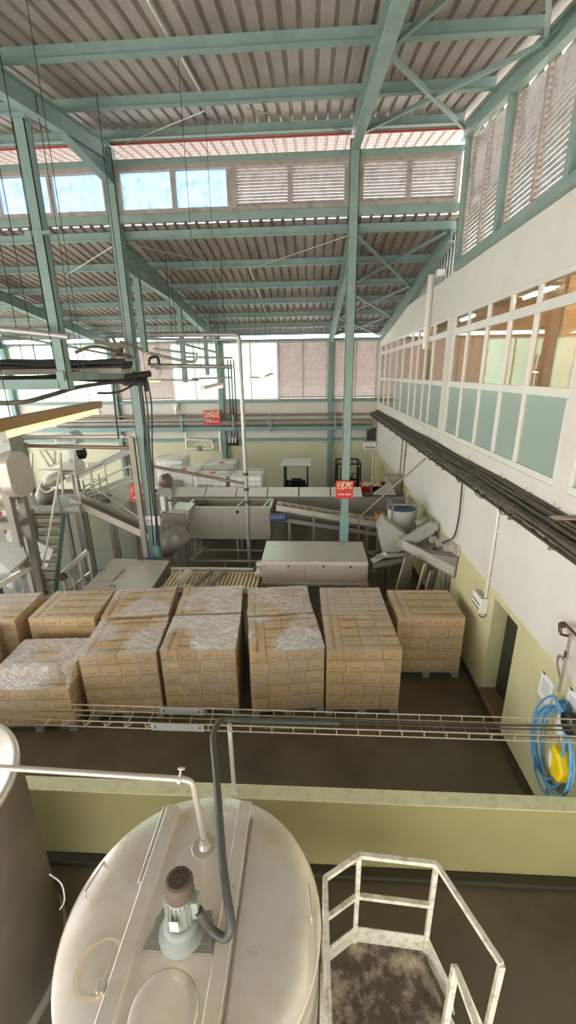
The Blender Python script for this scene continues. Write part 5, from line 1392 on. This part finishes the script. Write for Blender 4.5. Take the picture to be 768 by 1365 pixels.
# foreground lamp
lz_ = 5.25
far = atz(131, 545, lz_); near = atz(-4, 578, lz_)
bdir = (near - far).normalized(); near = far + bdir * 1.55
batten(near, far, TUBEW, 'large warm glowing lamp hanging at the left edge in the foreground', [(near.lerp(far, .12), near.lerp(far, .12) + Vector((0,0,3.2))), (near.lerp(far, .88), near.lerp(far, .88) + Vector((0,0,3.4)))], big=True)
a = aty(269, 521, ups[0]); b = aty(296, 514, ups[1])
batten(a, b, TUBEC, 'small glowing lamp hanging on two long wires in the middle of the hall', [(a + Vector((0,.05,.05)), (a.x, a.y + .05, zu(a.y) - .2)), (b + Vector((0,-.05,.05)), (b.x, b.y - .05, zu(b.y) - .2))])
yl = 12.6
a = aty(333, 505, yl); b = aty(345, 505, yl + .6); 
batten(a, b, TUBEC, 'glowing lamp hanging before the bright far window', [(a + Vector((.04,0,.05)), (a.x + .04, a.y, zl(a.y) - .12)), (b + Vector((-.04,0,.05)), (b.x - .04, b.y, zl(b.y) - .12))])
a = aty(354, 503, yl + 2); b = aty(363, 499.5, yl + 3); 
batten(a, b, TUBEC, 'farther hanging lamp left of the brown far louvres', [(a + Vector((.03,0,.05)), (a.x + .03, a.y, zl(a.y) - .12)), (b + Vector((-.03,0,.05)), (b.x - .03, b.y, zl(b.y) - .12))])
a = aty(197, 508, 12.0); b = aty(215, 507.5, 12.4)
batten(a, b, TUBEW, 'glowing lamp seen just right of the left green column', [(a + Vector((.04,0,.05)), (a.x + .04, a.y, zl(a.y) - .12)), (b + Vector((-.04,0,.05)), (b.x - .04, b.y, zl(b.y) - .12))])
a = Vector((.2, -.9, 7.2)); b = Vector((.2, .5, 7.2))
batten(a, b, TUBEW, 'warm lamp hanging above the viewer', [(a + Vector((0,.1,.05)), (a.x, a.y + .1, zu(a.y) - .2)), (b + Vector((0,-.1,.05)), (b.x, b.y - .1, zu(b.y) - .2))], big=True)
# thin white conduits on the roofs
for (p0, p1) in (((195, 0), (224, 46)), ((242, 78), (268, 122))):
    A_, B_ = atp(*p0, UZ - .03, 10, US), atp(*p1, UZ - .03, 10, US); A_.x = B_.x = (A_.x + B_.x) / 2
    tag(MB().rod(A_, B_, .018, 8).build('roof_conduit', ALU), 'white conduit fixed between the purlins of the upper roof', 'conduit', 'upper roof conduits')
for (p0, p1) in (((331, 352), (339, 373)), ((343, 384), (349, 398)), ((351, 407), (356, 419))):
    A_, B_ = atp(*p0, LZ - .03, 10.2, LS), atp(*p1, LZ - .03, 10.2, LS)
    tag(MB().rod(A_, B_, .022, 8).build('roof_conduit', ALU), 'white conduit fixed between the purlins of the lower roof', 'conduit', 'lower roof conduits')

# ================================================================== PIPES AND CABLES, LEFT
gy = 11.3
def ag(px, py, y=gy): return aty(px, py, y)
r = thing('steam_pipe', 'tall grey pipe dropping to the floor in front of the trough tank', 'pipe', (ag(330, 740).x, gy, 0))
v0 = ag(321, 446); v0.x = ag(326, 600).x
MB().tube(elbow([ag(196, 446), v0, (v0.x, gy, .04)], .14, 6), .055, 12).build('main_pipe', GALV, r)
for z in (2.05, 2.42, 2.85): MB().rod((v0.x, gy, z), (v0.x, gy, z + .08), .075, 14).build('flange', RUST, r)
MB().tube([ag(205, 622), (v0.x, gy, ag(326, 645).z)], .045, 10).build('branch', BROWNPIPE, r)
MB().box((v0.x - .1, gy - .1, 0), (v0.x + .1, gy + .1, .03)).build('foot', STEEL, r)
MB().tube([ag(196, 452, gy + .2), ag(318, 453, gy + .2)], .035, 8).build('parallel_pipe', GALV, r)
for px in (230, 300): 
    p = ag(px, 446); MB().rod(p, (p.x, p.y, zl(p.y) - .1), .008, 6).build('hanger', BLACKM, r)
# green drop posts under the lower rafter
for (px, pt, pb, lab) in ((181, 362, 470, 'green drop post close behind the left column'), (238, 402, 510, 'green drop post under the left lower rafter, middle one'), (272, 433, 500, 'green drop post under the left lower rafter, farthest one')):
    top = atx(px - 2, pt, CX[1] + .02) if False else None
    # find the point under the rafter
    y = None
    yy = YC + .3
    best = min((abs(aty(px, pt, YC + .2 + .1 * k).x - CX[1]), YC + .2 + .1 * k) for k in range(95))
    y = best[1]; z1 = zl(y) - .45; z0 = aty(px, pb, y).z
    tag(MB().ibeam((CX[1], y, z0), (CX[1], y, z1), .14, .14, .012, up=(0,1,0)).build('hanging_post', GREEN), lab, 'post')
# pipe and cable bundle
yb = 7.25
def al(px, py, y=yb): return aty(px, py, y)
beam0, beam1 = al(-60, 516), al(182, 506, 9.9)
tag(MB().bar((-9.5, 7.25, al(20, 512).z), (CX[1] + .1, 7.25, al(90, 512).z), .12, .16).build('steel_beam', GREEN), 'green beam under the foot of the hanging post at the left edge', 'beam')
tag(MB().bar((CX[1], 7.1, al(90, 503).z + .02), (CX[1], YC, al(90, 503).z + .02), .12, .14).build('steel_beam', GREEN), 'green beam from the hanging post to the left column', 'beam')
tr = thing('hung_cable_tray', 'cable tray hanging at the left with a thick bundle of dark cables', 'cable tray', (-6.5, 8.0, 5.5))
mb = MB()
for s in (-.22, .22): mb.bar((-9.6, 7.6 + s, 5.60), (CX[1] + .5, 8.6 + s, 5.6), .02, .09)
for k in range(14):
    t = k / 13; mb.bar((-9.6 + t * 5.9, 7.6 + t - .22, 5.57), (-9.6 + t * 5.9, 7.6 + t + .22, 5.57), .03, .02)
mb.build('ladder', STEELD, tr)
for x in (-8.0, -5.4):
    y = 7.6 + (x + 9.6) / 5.95; MB().rod((x, y - .2, 5.6), (x, y - .2, zu(y) - .2), .008, 6).rod((x, y + .2, 5.6), (x, y + .2, zu(y) - .2), .008, 6).build('hanger', BLACKM, tr)
rn = random.Random(9)
for k in range(9):
    off = -.18 + .045 * k; ph = rn.random() * 6
    pts = [(-9.6 + t * .3, 7.6 + t * .05 + off + .03 * math.sin(t * .7 + ph), 5.66 + .05 * (k % 3) + .02 * rn.random() + .03 * math.sin(t * .5 + ph)) for t in range(21)]
    tag(MB().tube(pts, .034 + .014 * rn.random(), 7).build('cable', CABLED), 'dark cable of the thick bundle on the hung tray at the left', 'cable', 'cables on the hung tray')
def sagline(name, pts, r_, m, lab, grp=None, cat='cable'):
    tag(MB().tube(smooth_path(pts, 6), r_, 8).build(name, m), lab, cat, grp)
sagline('cable', [al(-20, 537, 6.6), al(30, 536, 6.6), al(70, 526, 7.0), al(110, 515, 8.0), al(180, 506, 10.0)], .035, CABLE, 'thick brown cable sagging from the left edge to the left column')
sagline('cable', [al(-20, 506, 7.4), al(40, 506, 7.6), al(95, 503, 8.4), al(150, 505, 9.3), al(200, 498, 10.0)], .07, CABLED, 'thick dark cable under the hung tray at the left')
sagline('cable', [al(94, 494, 8.0), al(125, 500, 8.8), al(160, 496, 9.6), al(196, 503, 10.05)], .03, CABLE, 'dark cable drooping between the hanging post and the left column')
sagline('cable', [al(140, 498, 9.0), al(165, 511, 9.4), al(185, 502, 9.95)], .03, CABLE, 'short dark cable drooping next to the left column')
sagline('cable', [al(130, 524, 8.6), al(160, 522, 9.2), al(186, 507, 9.95)], .025, CABLE, 'lowest dark cable drooping onto the left column')
for k, (x0, x1, x2) in enumerate(((185, 193, 205), (190, 200, 212), (196, 203, 209))):
    y_ = YC - .3
    sagline('cable', [al(x0, 500 + 2 * k, y_), al(x0 + 6, 540, y_), al(x1, 600, y_), al((x1 + x2) / 2, 655, y_), al(x2, 728, y_)], .018, BLACK, 'black cable hanging down along the left green column', 'cables down the left column')
sagline('cable', [al(151, 505, 9.3), al(153, 540, 9.3), al(158, 585, 9.3)], .02, BLACK, 'black cable dropping to the grey pipe frame left of the column')
r = thing('cable_clamp', 'dark clamp block where the cables meet the left column', 'clamp', (CX[1], YC - .2, 5.3))
MB().box((CX[1] - .22, YC - .2, 5.28), (CX[1] + .3, YC - .12, 5.5)).box((CX[1] + .26, YC - .22, 5.15), (CX[1] + .34, YC - .1, 5.6)).build('plate', BLACKM, r, bev=.01)
MB().tube(elbow([al(199, 487, YC - .2), al(199, 477, YC - .2), al(210, 475, YC - .2), al(212, 486, YC - .2)], .06), .03, 8).build('bow', BLACK, r)
# round pipe and lamp body near the hanging post
sagline('steel_pipe', [al(-30, 436, 6.9), al(40, 443, 6.9), al(92, 449, 6.9)], .05, GALV, 'grey pipe end running in from the left edge below the lower roof', None, 'pipe')
# perforated arms right of the left column
r = thing('overhead_pipes', 'group of light pipes reaching right from the left column', 'pipe', (-3.2, YC + .3, 5.3))
MB().tube([al(200, 487, YC + .3), al(310, 489, YC + .9)], .05, 8).build('pipe', GALV, r)
MB().tube(smooth_path([al(196, 470, YC + .3), al(230, 478, YC + .5), al(258, 482, YC + .7), al(262, 470, YC + .7)], 5), .035, 8).build('pipe', GALV, r)
pf_ = MB().prism([al(203, 487, YC + .25), al(240, 487, YC + .25), al(228, 493, YC + .25), al(208, 493, YC + .25)], (0, .05, 0)); pf_.build('perforated_wing', GALV, r)
r = thing('overhead_duct', 'thin horizontal pipes crossing the far windows right of the left column', 'pipe', (-4, 13, 5.5))
for (x0, y0, x1, y1, yy) in ((195, 506, 265, 507, 14), (256, 505, 310, 503, 14.5), (205, 465, 262, 472, 12.5), (248, 476, 310, 477, 13.5), (232, 456, 290, 470, 13)): MB().tube([al(x0, y0, yy), al(x1, y1, yy)], .03, 8).build('pipe', GALV, r)
for (px, yy) in ((215, 14), (285, 14.5), (240, 12.5), (290, 13.5)):
    p = al(px, 500, yy); MB().rod((p.x, yy, p.z), (p.x, yy, zl(yy) - .1), .008, 5).build('hanger', BLACKM, r)
# light fittings/brackets around the left column top
r = thing('pipe_support', 'grey angle iron pipe support left of the left column', 'bracket', (al(150, 450, 9.4).x, 9.4, 6.0))
MB().bar(al(125, 455, 9.2), al(168, 462, 9.6), .12, .08).bar(al(150, 450, 9.4), al(163, 474, 9.6), .05, .05).bar(al(160, 455, 9.6), al(190, 466, 10.1), .05, .05).build('frame', STEELD, r)
MB().lathe([(.1, -.12), (.1, .12)], al(158, 466, 9.6), 12).build('joint', RUST, r)
sagline('steel_pipe', [al(100, 470, 8.4), al(130, 462, 8.8), al(176, 476, 9.8)], .03, BROWNPIPE, 'brown bent pipe just above the cable bundle', None, 'pipe')
sagline('steel_pipe', [al(0, 447, 7.6), al(60, 456, 8.4), al(186, 480, 10.0)], .02, GALV, 'thin grey pipe above the cable bundle', None, 'pipe')
# long suspension wires not carrying lamps
for (px, y_, z0) in ((40, 6.3, 5.7), (75, 7.7, 5.6), (150, 7.7, 5.7)):
    p = aty(px, 300, y_); tag(MB().rod((p.x, y_, z0), (p.x, y_, zu(y_) - .2), .006, 5).build('suspension_wire', BLACKM), 'thin dark wire hanging from the upper roof to the cable tray', 'wire', 'left suspension wires')
# ================================================================== LEFT MACHINERY
# grey pipe frame (arch) beside the left column
fy = 10.0
def af(px, py, y=fy): return aty(px, py, y)
r = thing('pipe_gantry', 'grey square post with two long horizontal pipes left of the left column', 'frame', (af(175, 585).x, fy, 0))
pt = af(175, 583)
MB().bar((pt.x, fy, 0), pt, .12, .12, up=(0,1,0)).build('post', STEELD, r)
MB().box((pt.x - .15, fy - .15, 0), (pt.x + .15, fy + .15, .02)).build('foot', STEEL, r)
MB().tube([af(20, 583), af(166, 582)], .05, 10).build('pipe', STEEL, r)
MB().tube([af(28, 594), af(176, 597)], .045, 10).build('pipe', BROWNPIPE, r)
MB().rod(af(30, 583), af(30, 594), .03, 8).build('link', STEEL, r); MB().rod(af(160, 582), pt, .03, 8).build('link', STEEL, r)
# metal stairs
s0 = atz(54, 800, 0); n_t = 10
sA = Vector((s0.x - .02, s0.y, 0)); top = aty(64, 690, 10.55)
sB = Vector((aty(66, 683, 10.5).x, 10.5, aty(66, 683, 10.5).z))
r = thing('metal_stairs', 'steep metal stairs with open treads at the left behind the pallets', 'stairs', (sA.x, sA.y, 0))
for s in (-.40, .40): MB().bar(sA + Vector((s, 0, .03)), sB + Vector((s, 0, 0)), .035, .18, up=(0, -1, .6)).build('stringer', STEELD if s < 0 else GREEN2, r)
for k in range(n_t):
    p = sA.lerp(sB, (k + .6) / n_t); MB().box((p.x - .39, p.y - .16, p.z - .02), (p.x + .39, p.y + .12, p.z + .01)).box((p.x - .39, p.y - .16, p.z - .05), (p.x + .39, p.y - .145, p.z)).build('tread', TREADM, r)
hA, hB = aty(57, 758, sA.y - .0), aty(80, 628, 10.5)
MB().tube([hA, hB], .028, 8).build('handrail', PLANK if False else ALU, r)
MB().rod(sA.lerp(sB, .15) + Vector((-.4, 0, 0)), hA.lerp(hB, .08), .02).build('rail_post', STEELD, r); MB().rod(sA.lerp(sB, .9) + Vector((.4, 0, 0)), sA.lerp(sB, .9) + Vector((.4, 0, .9)), .02).build('rail_post', STEELD, r)
# upper walkway platform
wz = sB.z
r = thing('walkway', 'raised steel walkway at the top of the metal stairs', 'platform', (sB.x, 11.3, 0))
wx0, wx1 = aty(30, 660, 10.6).x, aty(108, 660, 10.6).x
MB().box((wx0, 10.55, wz - .04), (wx1, 12.3, wz)).build('deck', STEELD, r)
MB().tube([(wx0, 10.52, wz + .05), (wx1, 10.52, wz + .1)], .13, 12).build('edge_pipe', GREYPNT, r)
for x in (wx0 + .1, wx1 - .1):
    for y in (10.6, 12.2): MB().bar((x, y, 0), (x, y, wz - .04), .12, .12, up=(0,1,0)).build('leg', STEELD, r)
rl_ = MB()
for (x, y) in ((wx1 - .05, 10.6), (wx1 - .05, 11.4), (wx1 - .05, 12.2), (wx0 + 1.1, 12.2)): rl_.rod((x, y, wz), (x, y, wz + 1.0), .022, 8)
rl_.tube([(wx1 - .05, 10.6, wz + 1.0), (wx1 - .05, 12.2, wz + 1.0), (wx0 + .3, 12.2, wz + 1.0)], .022, 8).tube([(wx1 - .05, 10.6, wz + .5), (wx1 - .05, 12.2, wz + .5), (wx0 + .3, 12.2, wz + .5)], .018, 8)
rl_.build('railing', STEEL, r)
# pulley-covered machine at the left edge
py_ = 9.0
def ap(px, py, y=py_): return aty(px, py, y)
r = thing('press_machine', 'big grey machine with an oval pulley guard at the left edge', 'machine', (ap(15, 660).x, py_, 0))
c0, c1 = ap(31, 619, py_), ap(37, 645, py_)
R_ = .30
u = (c1 - c0).normalized(); n_ = Vector((0, 1, 0)); t_ = u.cross(n_).normalized()
gd = [c0 + t_ * R_ * math.cos(PI * k / 12) - u * R_ * math.sin(PI * k / 12) for k in range(13)] + [c1 - t_ * R_ * math.cos(PI * k / 12) + u * R_ * math.sin(PI * k / 12) for k in range(13)]
gd = [Vector((c0.x + (p.x - c0.x) * .32, py_ + (p.x - c0.x) * .9, p.z)) for p in gd]
MB().prism([p + Vector((-.32, -.05, 0)) for p in gd], (.22, .05, 0)).build('pulley_guard', STEEL, r, bev=.015)
MB().box(ap(-70, 615), ap(10, 578) + Vector((0, .45, 0))).build('head_box', GREYPNT, r, bev=.02)
e = ap(6, 587, py_ - .01); MB().rod(e, e - Vector((0, .02, 0)), .045, 12).build('plug', BLACKM, r)
fr = MB(); xl, xr_ = ap(-60, 640).x, ap(8, 640).x
for x in (xl, xr_):
    for y in (py_ - .05, py_ + .4): fr.bar((x, y, 0), (x, y, ap(19, 615).z), .16, .16, up=(0,1,0))
for z in (ap(10, 628).z, ap(10, 700).z): fr.bar((xl, py_ - .05, z), (xr_, py_ - .05, z), .12, .16).bar((xr_, py_ - .05, z), (xr_, py_ + .4, z), .12, .16).bar((xl, py_ + .4, z), (xr_, py_ + .4, z), .12, .16)
fr.bar(ap(-10, 625), ap(17, 650), .1, .1); fr.build('frame', STEELD, r)
MB().lathe([(.24, -.9), (.26, -.88), (.26, .3), (.2, .34)], ap(-4, 660, py_ + .2), 20, axis=(1, 0, 0)).build('drum', STEEL, r)
MB().prism([ap(-30, 722), ap(28, 722), ap(36, 742, py_ - .3), ap(14, 762, py_ - .6), ap(-30, 770, py_ - .6)], (0, 0, -.05)).build('work_platform', GREYPNT, r)
MB().lathe([(.2, 0), (.24, .05), (.24, .62), (.2, .68)], ap(38, 712, py_ + .9), 20).build('dark_motor', STEELD, r)
# white panels and pipes of the machine behind
r = thing('control_cabinet', 'white cabinet with a red edged door behind the left machine frame', 'cabinet', (ap(18, 700, 10.6).x, 10.6, 0))
a, b = aty(7, 712, 10.6), aty(24, 682, 10.6); MB().box((a.x, 10.6, 0), (b.x, 11.0, b.z)).build('body', WHITEP, r, bev=.01)
MB().box((a.x, 10.585, a.z + .02), (a.x + .05, 10.6, b.z)).build('red_edge', REDB, r)
a, b = aty(20, 770, 9.5), aty(40, 735, 9.5)
r = thing('steel_chute', 'light steel panel with a black ring at the lower left', 'panel', (a.x, 9.6, 0))
MB().bar((a.x - .1, 9.7, 0), (b.x, 9.9, b.z + .1), .9, .03, up=(0, -1, .3)).build('sheet', GALV, r)
e = aty(27, 749, 9.62); MB().tube(arc(e, .11, 0, 2*PI, 16, (1,0,0), (0,0,1)), .02, 6).build('ring', BLACK, r)
tag(MB().bar(aty(-14, 788, 8.6), aty(40, 757, 8.9), .12, .12).bar(aty(-14, 788, 8.6), aty(-14, 788, 8.6) * 1 - Vector((0, 0, max(.05, aty(-14, 788, 8.6).z))), .1, .1, up=(0,1,0)).bar(aty(38, 758, 8.9), Vector((aty(38, 758, 8.9).x, 8.9, 0)), .1, .1, up=(0,1,0)).build('steel_rail', STEEL), 'slanting square steel rail at the lower left in front of the stairs', 'rail')
# ladder-like guard in front of the stairs
ya = 9.3
r = thing('guard_rail', 'slanting steel guard rail with posts between the stairs and the flat steel table', 'rail', (aty(97, 765, ya).x, ya, 0))
g0, g1 = aty(83, 764, ya), aty(117, 734, ya + .35)
MB().bar(g0, g1, .12, .09).build('top_rail', STEEL, r)
for t in (.0, .33, .66, 1):
    p = g0.lerp(g1, t); MB().bar((p.x, p.y, 0), p, .07, .07, up=(0,1,0)).build('post', STEEL, r)
lo_ = MB(); a, b = g0 - Vector((0, 0, .55)), g1 - Vector((0, 0, .6)); lo_.bar(a, b, .06, .07); lo_.build('lower_rail', STEEL, r)
MB().lathe([(.1, -.05), (.1, .05), (.05, .06)], g0 + Vector((.05, -.08, -.06)), 16, axis=(0, 1, 0)).build('brass_end', BRASS, r)
# diagonal belt conveyors
def dchan(p, q, w, h, m, lab, name, rails=True, legs=()):
    r = thing(name, lab, 'conveyor', ((p.x + q.x)/2, (p.y + q.y)/2, 0))
    d = (q - p); s = Vector((0, 1, 0)) if abs(d.x) > abs(d.y) else Vector((1, 0, 0))
    MB().bar(p, q, w, .04).build('bed', m, r)
    for k in (-1, 1): MB().bar(p + s * k * w/2 + Vector((0,0,h/2)), q + s * k * w/2 + Vector((0,0,h/2)), .03, h).build('side', WHITEP if m is WHITEP else STEEL, r)
    for t in legs:
        c = p + d * t
        l = MB()
        for k in (-1, 1): l.bar((c.x + s.x * k * w * .45, c.y + s.y * k * w * .45, 0), c + s * k * w * .45, .07, .07, up=(0,1,0))
        l.build('leg', STEELD, r)
    return r
dchan(aty(100, 668, 10.9), aty(205, 716, 10.6), .5, .18, STEELD, 'grey chute conveyor sloping down from the walkway to the left column', 'chute_conveyor', legs=(.06, .93))
r = thing('white_chute', 'wide white chute rising to the right behind the railing', 'chute', (aty(150, 660, 12.4).x, 12.4, 0))
wp = [aty(110, 666, 12.0), aty(150, 681, 11.9), aty(178, 660, 12.6), aty(177, 639, 13.4)]
MB().prism(wp, (0, 0, -.04)).build('bed', WHITEP, r)
MB().bar(wp[0] + Vector((0,0,.06)), wp[3] + Vector((0,0,.06)), .05, .2).build('side', WHITEP, r); MB().bar(wp[1] + Vector((0,0,.03)), wp[2] + Vector((0,0,.03)), .04, .12).build('side', WHITEP, r)
for p in (wp[2], wp[3]): MB().bar((p.x - .1, p.y, 0), p - Vector((.1, 0, .02)), .07, .07, up=(0,1,0)).build('leg', STEELD, r)
MB().bar((wp[1].x, wp[1].y + .05, 0), wp[1] + Vector((0, .05, -.03)), .07, .07, up=(0,1,0)).build('leg', STEELD, r)
dchan(aty(92, 642, 12.8), aty(172, 603, 14.0), .35, .16, WHITEP, 'narrow bright conveyor rising behind the white chute', 'rising_conveyor', legs=(.95,))
r = thing('chute_railing', 'bright tube railing along the white chute', 'railing', (aty(150, 650, 12.0).x, 12, 0))
mb = MB()
P1 = [aty(110, 650, 12.0), aty(173, 621, 12.6), aty(192, 642, 12.4), aty(196, 668, 12.2)]
mb.tube(P1[:3], .03, 8); mb.tube([aty(112, 664, 12.0), aty(178, 640, 12.6), aty(195, 660, 12.4)], .025, 8); mb.tube([aty(118, 645, 12.0), aty(185, 690, 12.0)], .025, 8); mb.tube([aty(112, 672, 12), aty(160, 675, 12.1)], .02, 8)
mb.build('rails', WHITEP, r)
for (px, py, y) in ((110, 640, 12.0), (131, 632, 12.1), (173, 621, 12.6)): 
    p = aty(px, py, y); MB().rod((p.x, y, p.z - 1.0), p, .03, 8).build('post', GALV, r)
# bits on the walkway: motor, boxes, braces
p = aty(104, 604, 11.5)
r = thing('white_motor', 'white motor with a black end above the walkway', 'motor', p)
MB().lathe([(.1, -.35), (.17, -.33), (.17, .05), (.15, .07)], p, 22, axis=(1, 0, .12)).build('body', WHITEP, r)
MB().lathe([(.18, .05), (.18, .16), (.12, .2), (0, .2)], p, 22, axis=(1, 0, .12)).build('end_cap', BLACKM, r)
MB().rod(p - Vector((.2, 0, .1)), Vector((p.x - .2, 11.5, wz)), .05, 8).build('stand', STEELD, r)
for (x0, y0, x1, y1, yy, m, lab) in ((73, 593, 99, 575, 12.0, mat('pale_blue_box', (206, 216, 220), .4), 'pale blue white housing above the walkway behind the long pipes'), (80, 634, 100, 613, 11.2, WHITEP, 'white rounded housing standing on the walkway')):
    a, b = aty(x0, y0, yy), aty(x1, y1, yy)
    r = thing('machine_housing', lab, 'machine', ((a.x + b.x)/2, yy, wz))
    MB().prism([(a.x, yy, a.z), (b.x, yy, a.z), (b.x, yy, b.z - .15), (b.x - .15, yy, b.z), (a.x, yy, b.z - .1)], (0, .5, 0)).build('body', m, r, bev=.04)
    MB().rod(((a.x + b.x)/2, yy + .25, wz - .02), ((a.x + b.x)/2, yy + .25, a.z + .05), .08, 10).build('stand', STEELD, r)
    MB().box((a.x + .1, yy - .012, a.z + .1), (b.x - .1, yy, a.z + .16)).build('vent', STEELD, r)
r = thing('truss_frame', 'zigzag steel bracing over the walkway', 'frame', (aty(65, 610, 10.9).x, 10.9, wz))
mb = MB()
for (a, b) in (((45, 600), (110, 598)), ((52, 600), (66, 622)), ((60, 600), (73, 618)), ((73, 618), (73, 602)), ((66, 622), (80, 616)), ((42, 604), (42, 660)), ((80, 604), (84, 660)), ((98, 604), (104, 668)), ((45, 626), (80, 626))): mb.bar(aty(*a, 10.9), aty(*b, 10.9), .05, .05)
mb.build('bars', STEEL, r)
r = thing('valve_assembly', 'cluster of grey castings on the walkway behind the oval pulley guard', 'machine', (aty(62, 645, 11.2).x, 11.2, wz))
MB().lathe([(.1, 0), (.22, .05), (.25, .3), (.15, .5), (.1, .55)], (aty(58, 650, 11.3).x, 11.3, wz), 18).build('casting', STEELD, r)
MB().lathe([(.14, -.2), (.18, 0), (.14, .3)], aty(70, 640, 11.0), 16, axis=(1, .3, .5)).build('gearbox', STEEL, r)
MB().tube(smooth_path([aty(58, 640, 11.1), aty(54, 650, 11.0), aty(62, 656, 11.0), aty(72, 652, 11.0)], 5), .032, 8).build('elbow_pipe', STEEL, r)
# parts around the left column foot
r = thing('feed_hopper', 'small steel feed hopper with a brown motor right of the left column', 'machine', (aty(223, 680, 11.6).x, 11.6, 0))
MB().prism([aty(203, 702, 11.4), aty(248, 702, 11.4), aty(252, 680, 11.4), aty(228, 678, 11.4)], (0, .7, 0)).build('hopper', STEEL, r, bev=.01)
MB().bar(aty(218, 690, 11.35), aty(247, 692, 11.35), .05, .28).build('front_plate', STEELD, r)
MB().lathe([(.1, -.12), (.2, -.1), (.22, .1), (.12, .14)], aty(221, 641, 11.9), 18, axis=(1, -.3, .2)).build('brown_motor', BROWNPIPE, r)
MB().prism([aty(212, 662, 11.9), aty(230, 662, 11.9), aty(226, 648, 11.9), aty(216, 648, 11.9)], (0, .3, 0)).build('motor_stand', PLANK if False else GREYPNT, r)
for px in (208, 245):
    p = aty(px, 700, 11.45); MB().bar((p.x, 11.45, 0), p, .06, .06, up=(0,1,0)).build('leg', STEELD, r); MB().bar((p.x, 12.05, 0), (p.x, 12.05, p.z), .06, .06, up=(0,1,0)).build('leg', STEELD, r)
p = aty(221, 662, 12.05); MB().bar((p.x, 12.05, 0), p, .08, .08, up=(0,1,0)).build('leg', STEELD, r)
r = thing('screw_chute', 'tilted steel drum chute on the floor right of the left column', 'machine', (aty(230, 730, 10.9).x, 10.9, 0))
MB().lathe([(.3, -.4), (.32, -.38), (.32, .45), (.24, .5)], aty(228, 722, 10.9) , 24, axis=(.8, -.2, .6)).build('drum', STEELD, r)
p = aty(228, 722, 10.9); MB().bar((p.x - .15, 10.9, 0), (p.x - .15, 10.9, p.z - .1), .1, .1, up=(0,1,0)).bar((p.x + .2, 10.9, 0), (p.x + .2, 10.9, p.z), .1, .1, up=(0,1,0)).build('stand', STEELD, r)

# ================================================================== LIGHT
w = bpy.data.worlds.new('world'); SC.world = w; w.use_nodes = True
nt = w.node_tree; n = nt.nodes; L = nt.links; bg = n['Background']
tc = n.new('ShaderNodeTexCoord'); sx = n.new('ShaderNodeSeparateXYZ'); L.new(tc.outputs['Generated'], sx.inputs[0])
rp = n.new('ShaderNodeValToRGB'); L.new(sx.outputs[2], rp.inputs[0])
e = rp.color_ramp.elements; e[0].position = 0.0; e[0].color = (.96, .94, .88, 1); e[1].position = 1.0; e[1].color = (.80, .90, 1.0, 1)
k = rp.color_ramp.elements.new(.06); k.color = (1.0, 1.0, .98, 1)
k = rp.color_ramp.elements.new(.35); k.color = (.92, .96, 1.0, 1)
L.new(rp.outputs[0], bg.inputs[0]); bg.inputs[1].default_value = 2.2
SC.cycles.max_bounces = 8; SC.cycles.transparent_max_bounces = 16; SC.cycles.diffuse_bounces = 5
SC.cycles.sample_clamp_indirect = 6
def area(name, loc, tgt, sx_, sy_, pw, colr):
    d = bpy.data.lights.new(name, 'AREA'); d.shape = 'RECTANGLE'; d.size = sx_; d.size_y = sy_; d.energy = pw; d.color = colr
    o = bpy.data.objects.new(name, d); COL.objects.link(o); o.location = loc
    o.rotation_euler = (Vector(tgt) - Vector(loc)).to_track_quat('-Z', 'Y').to_euler(); return o
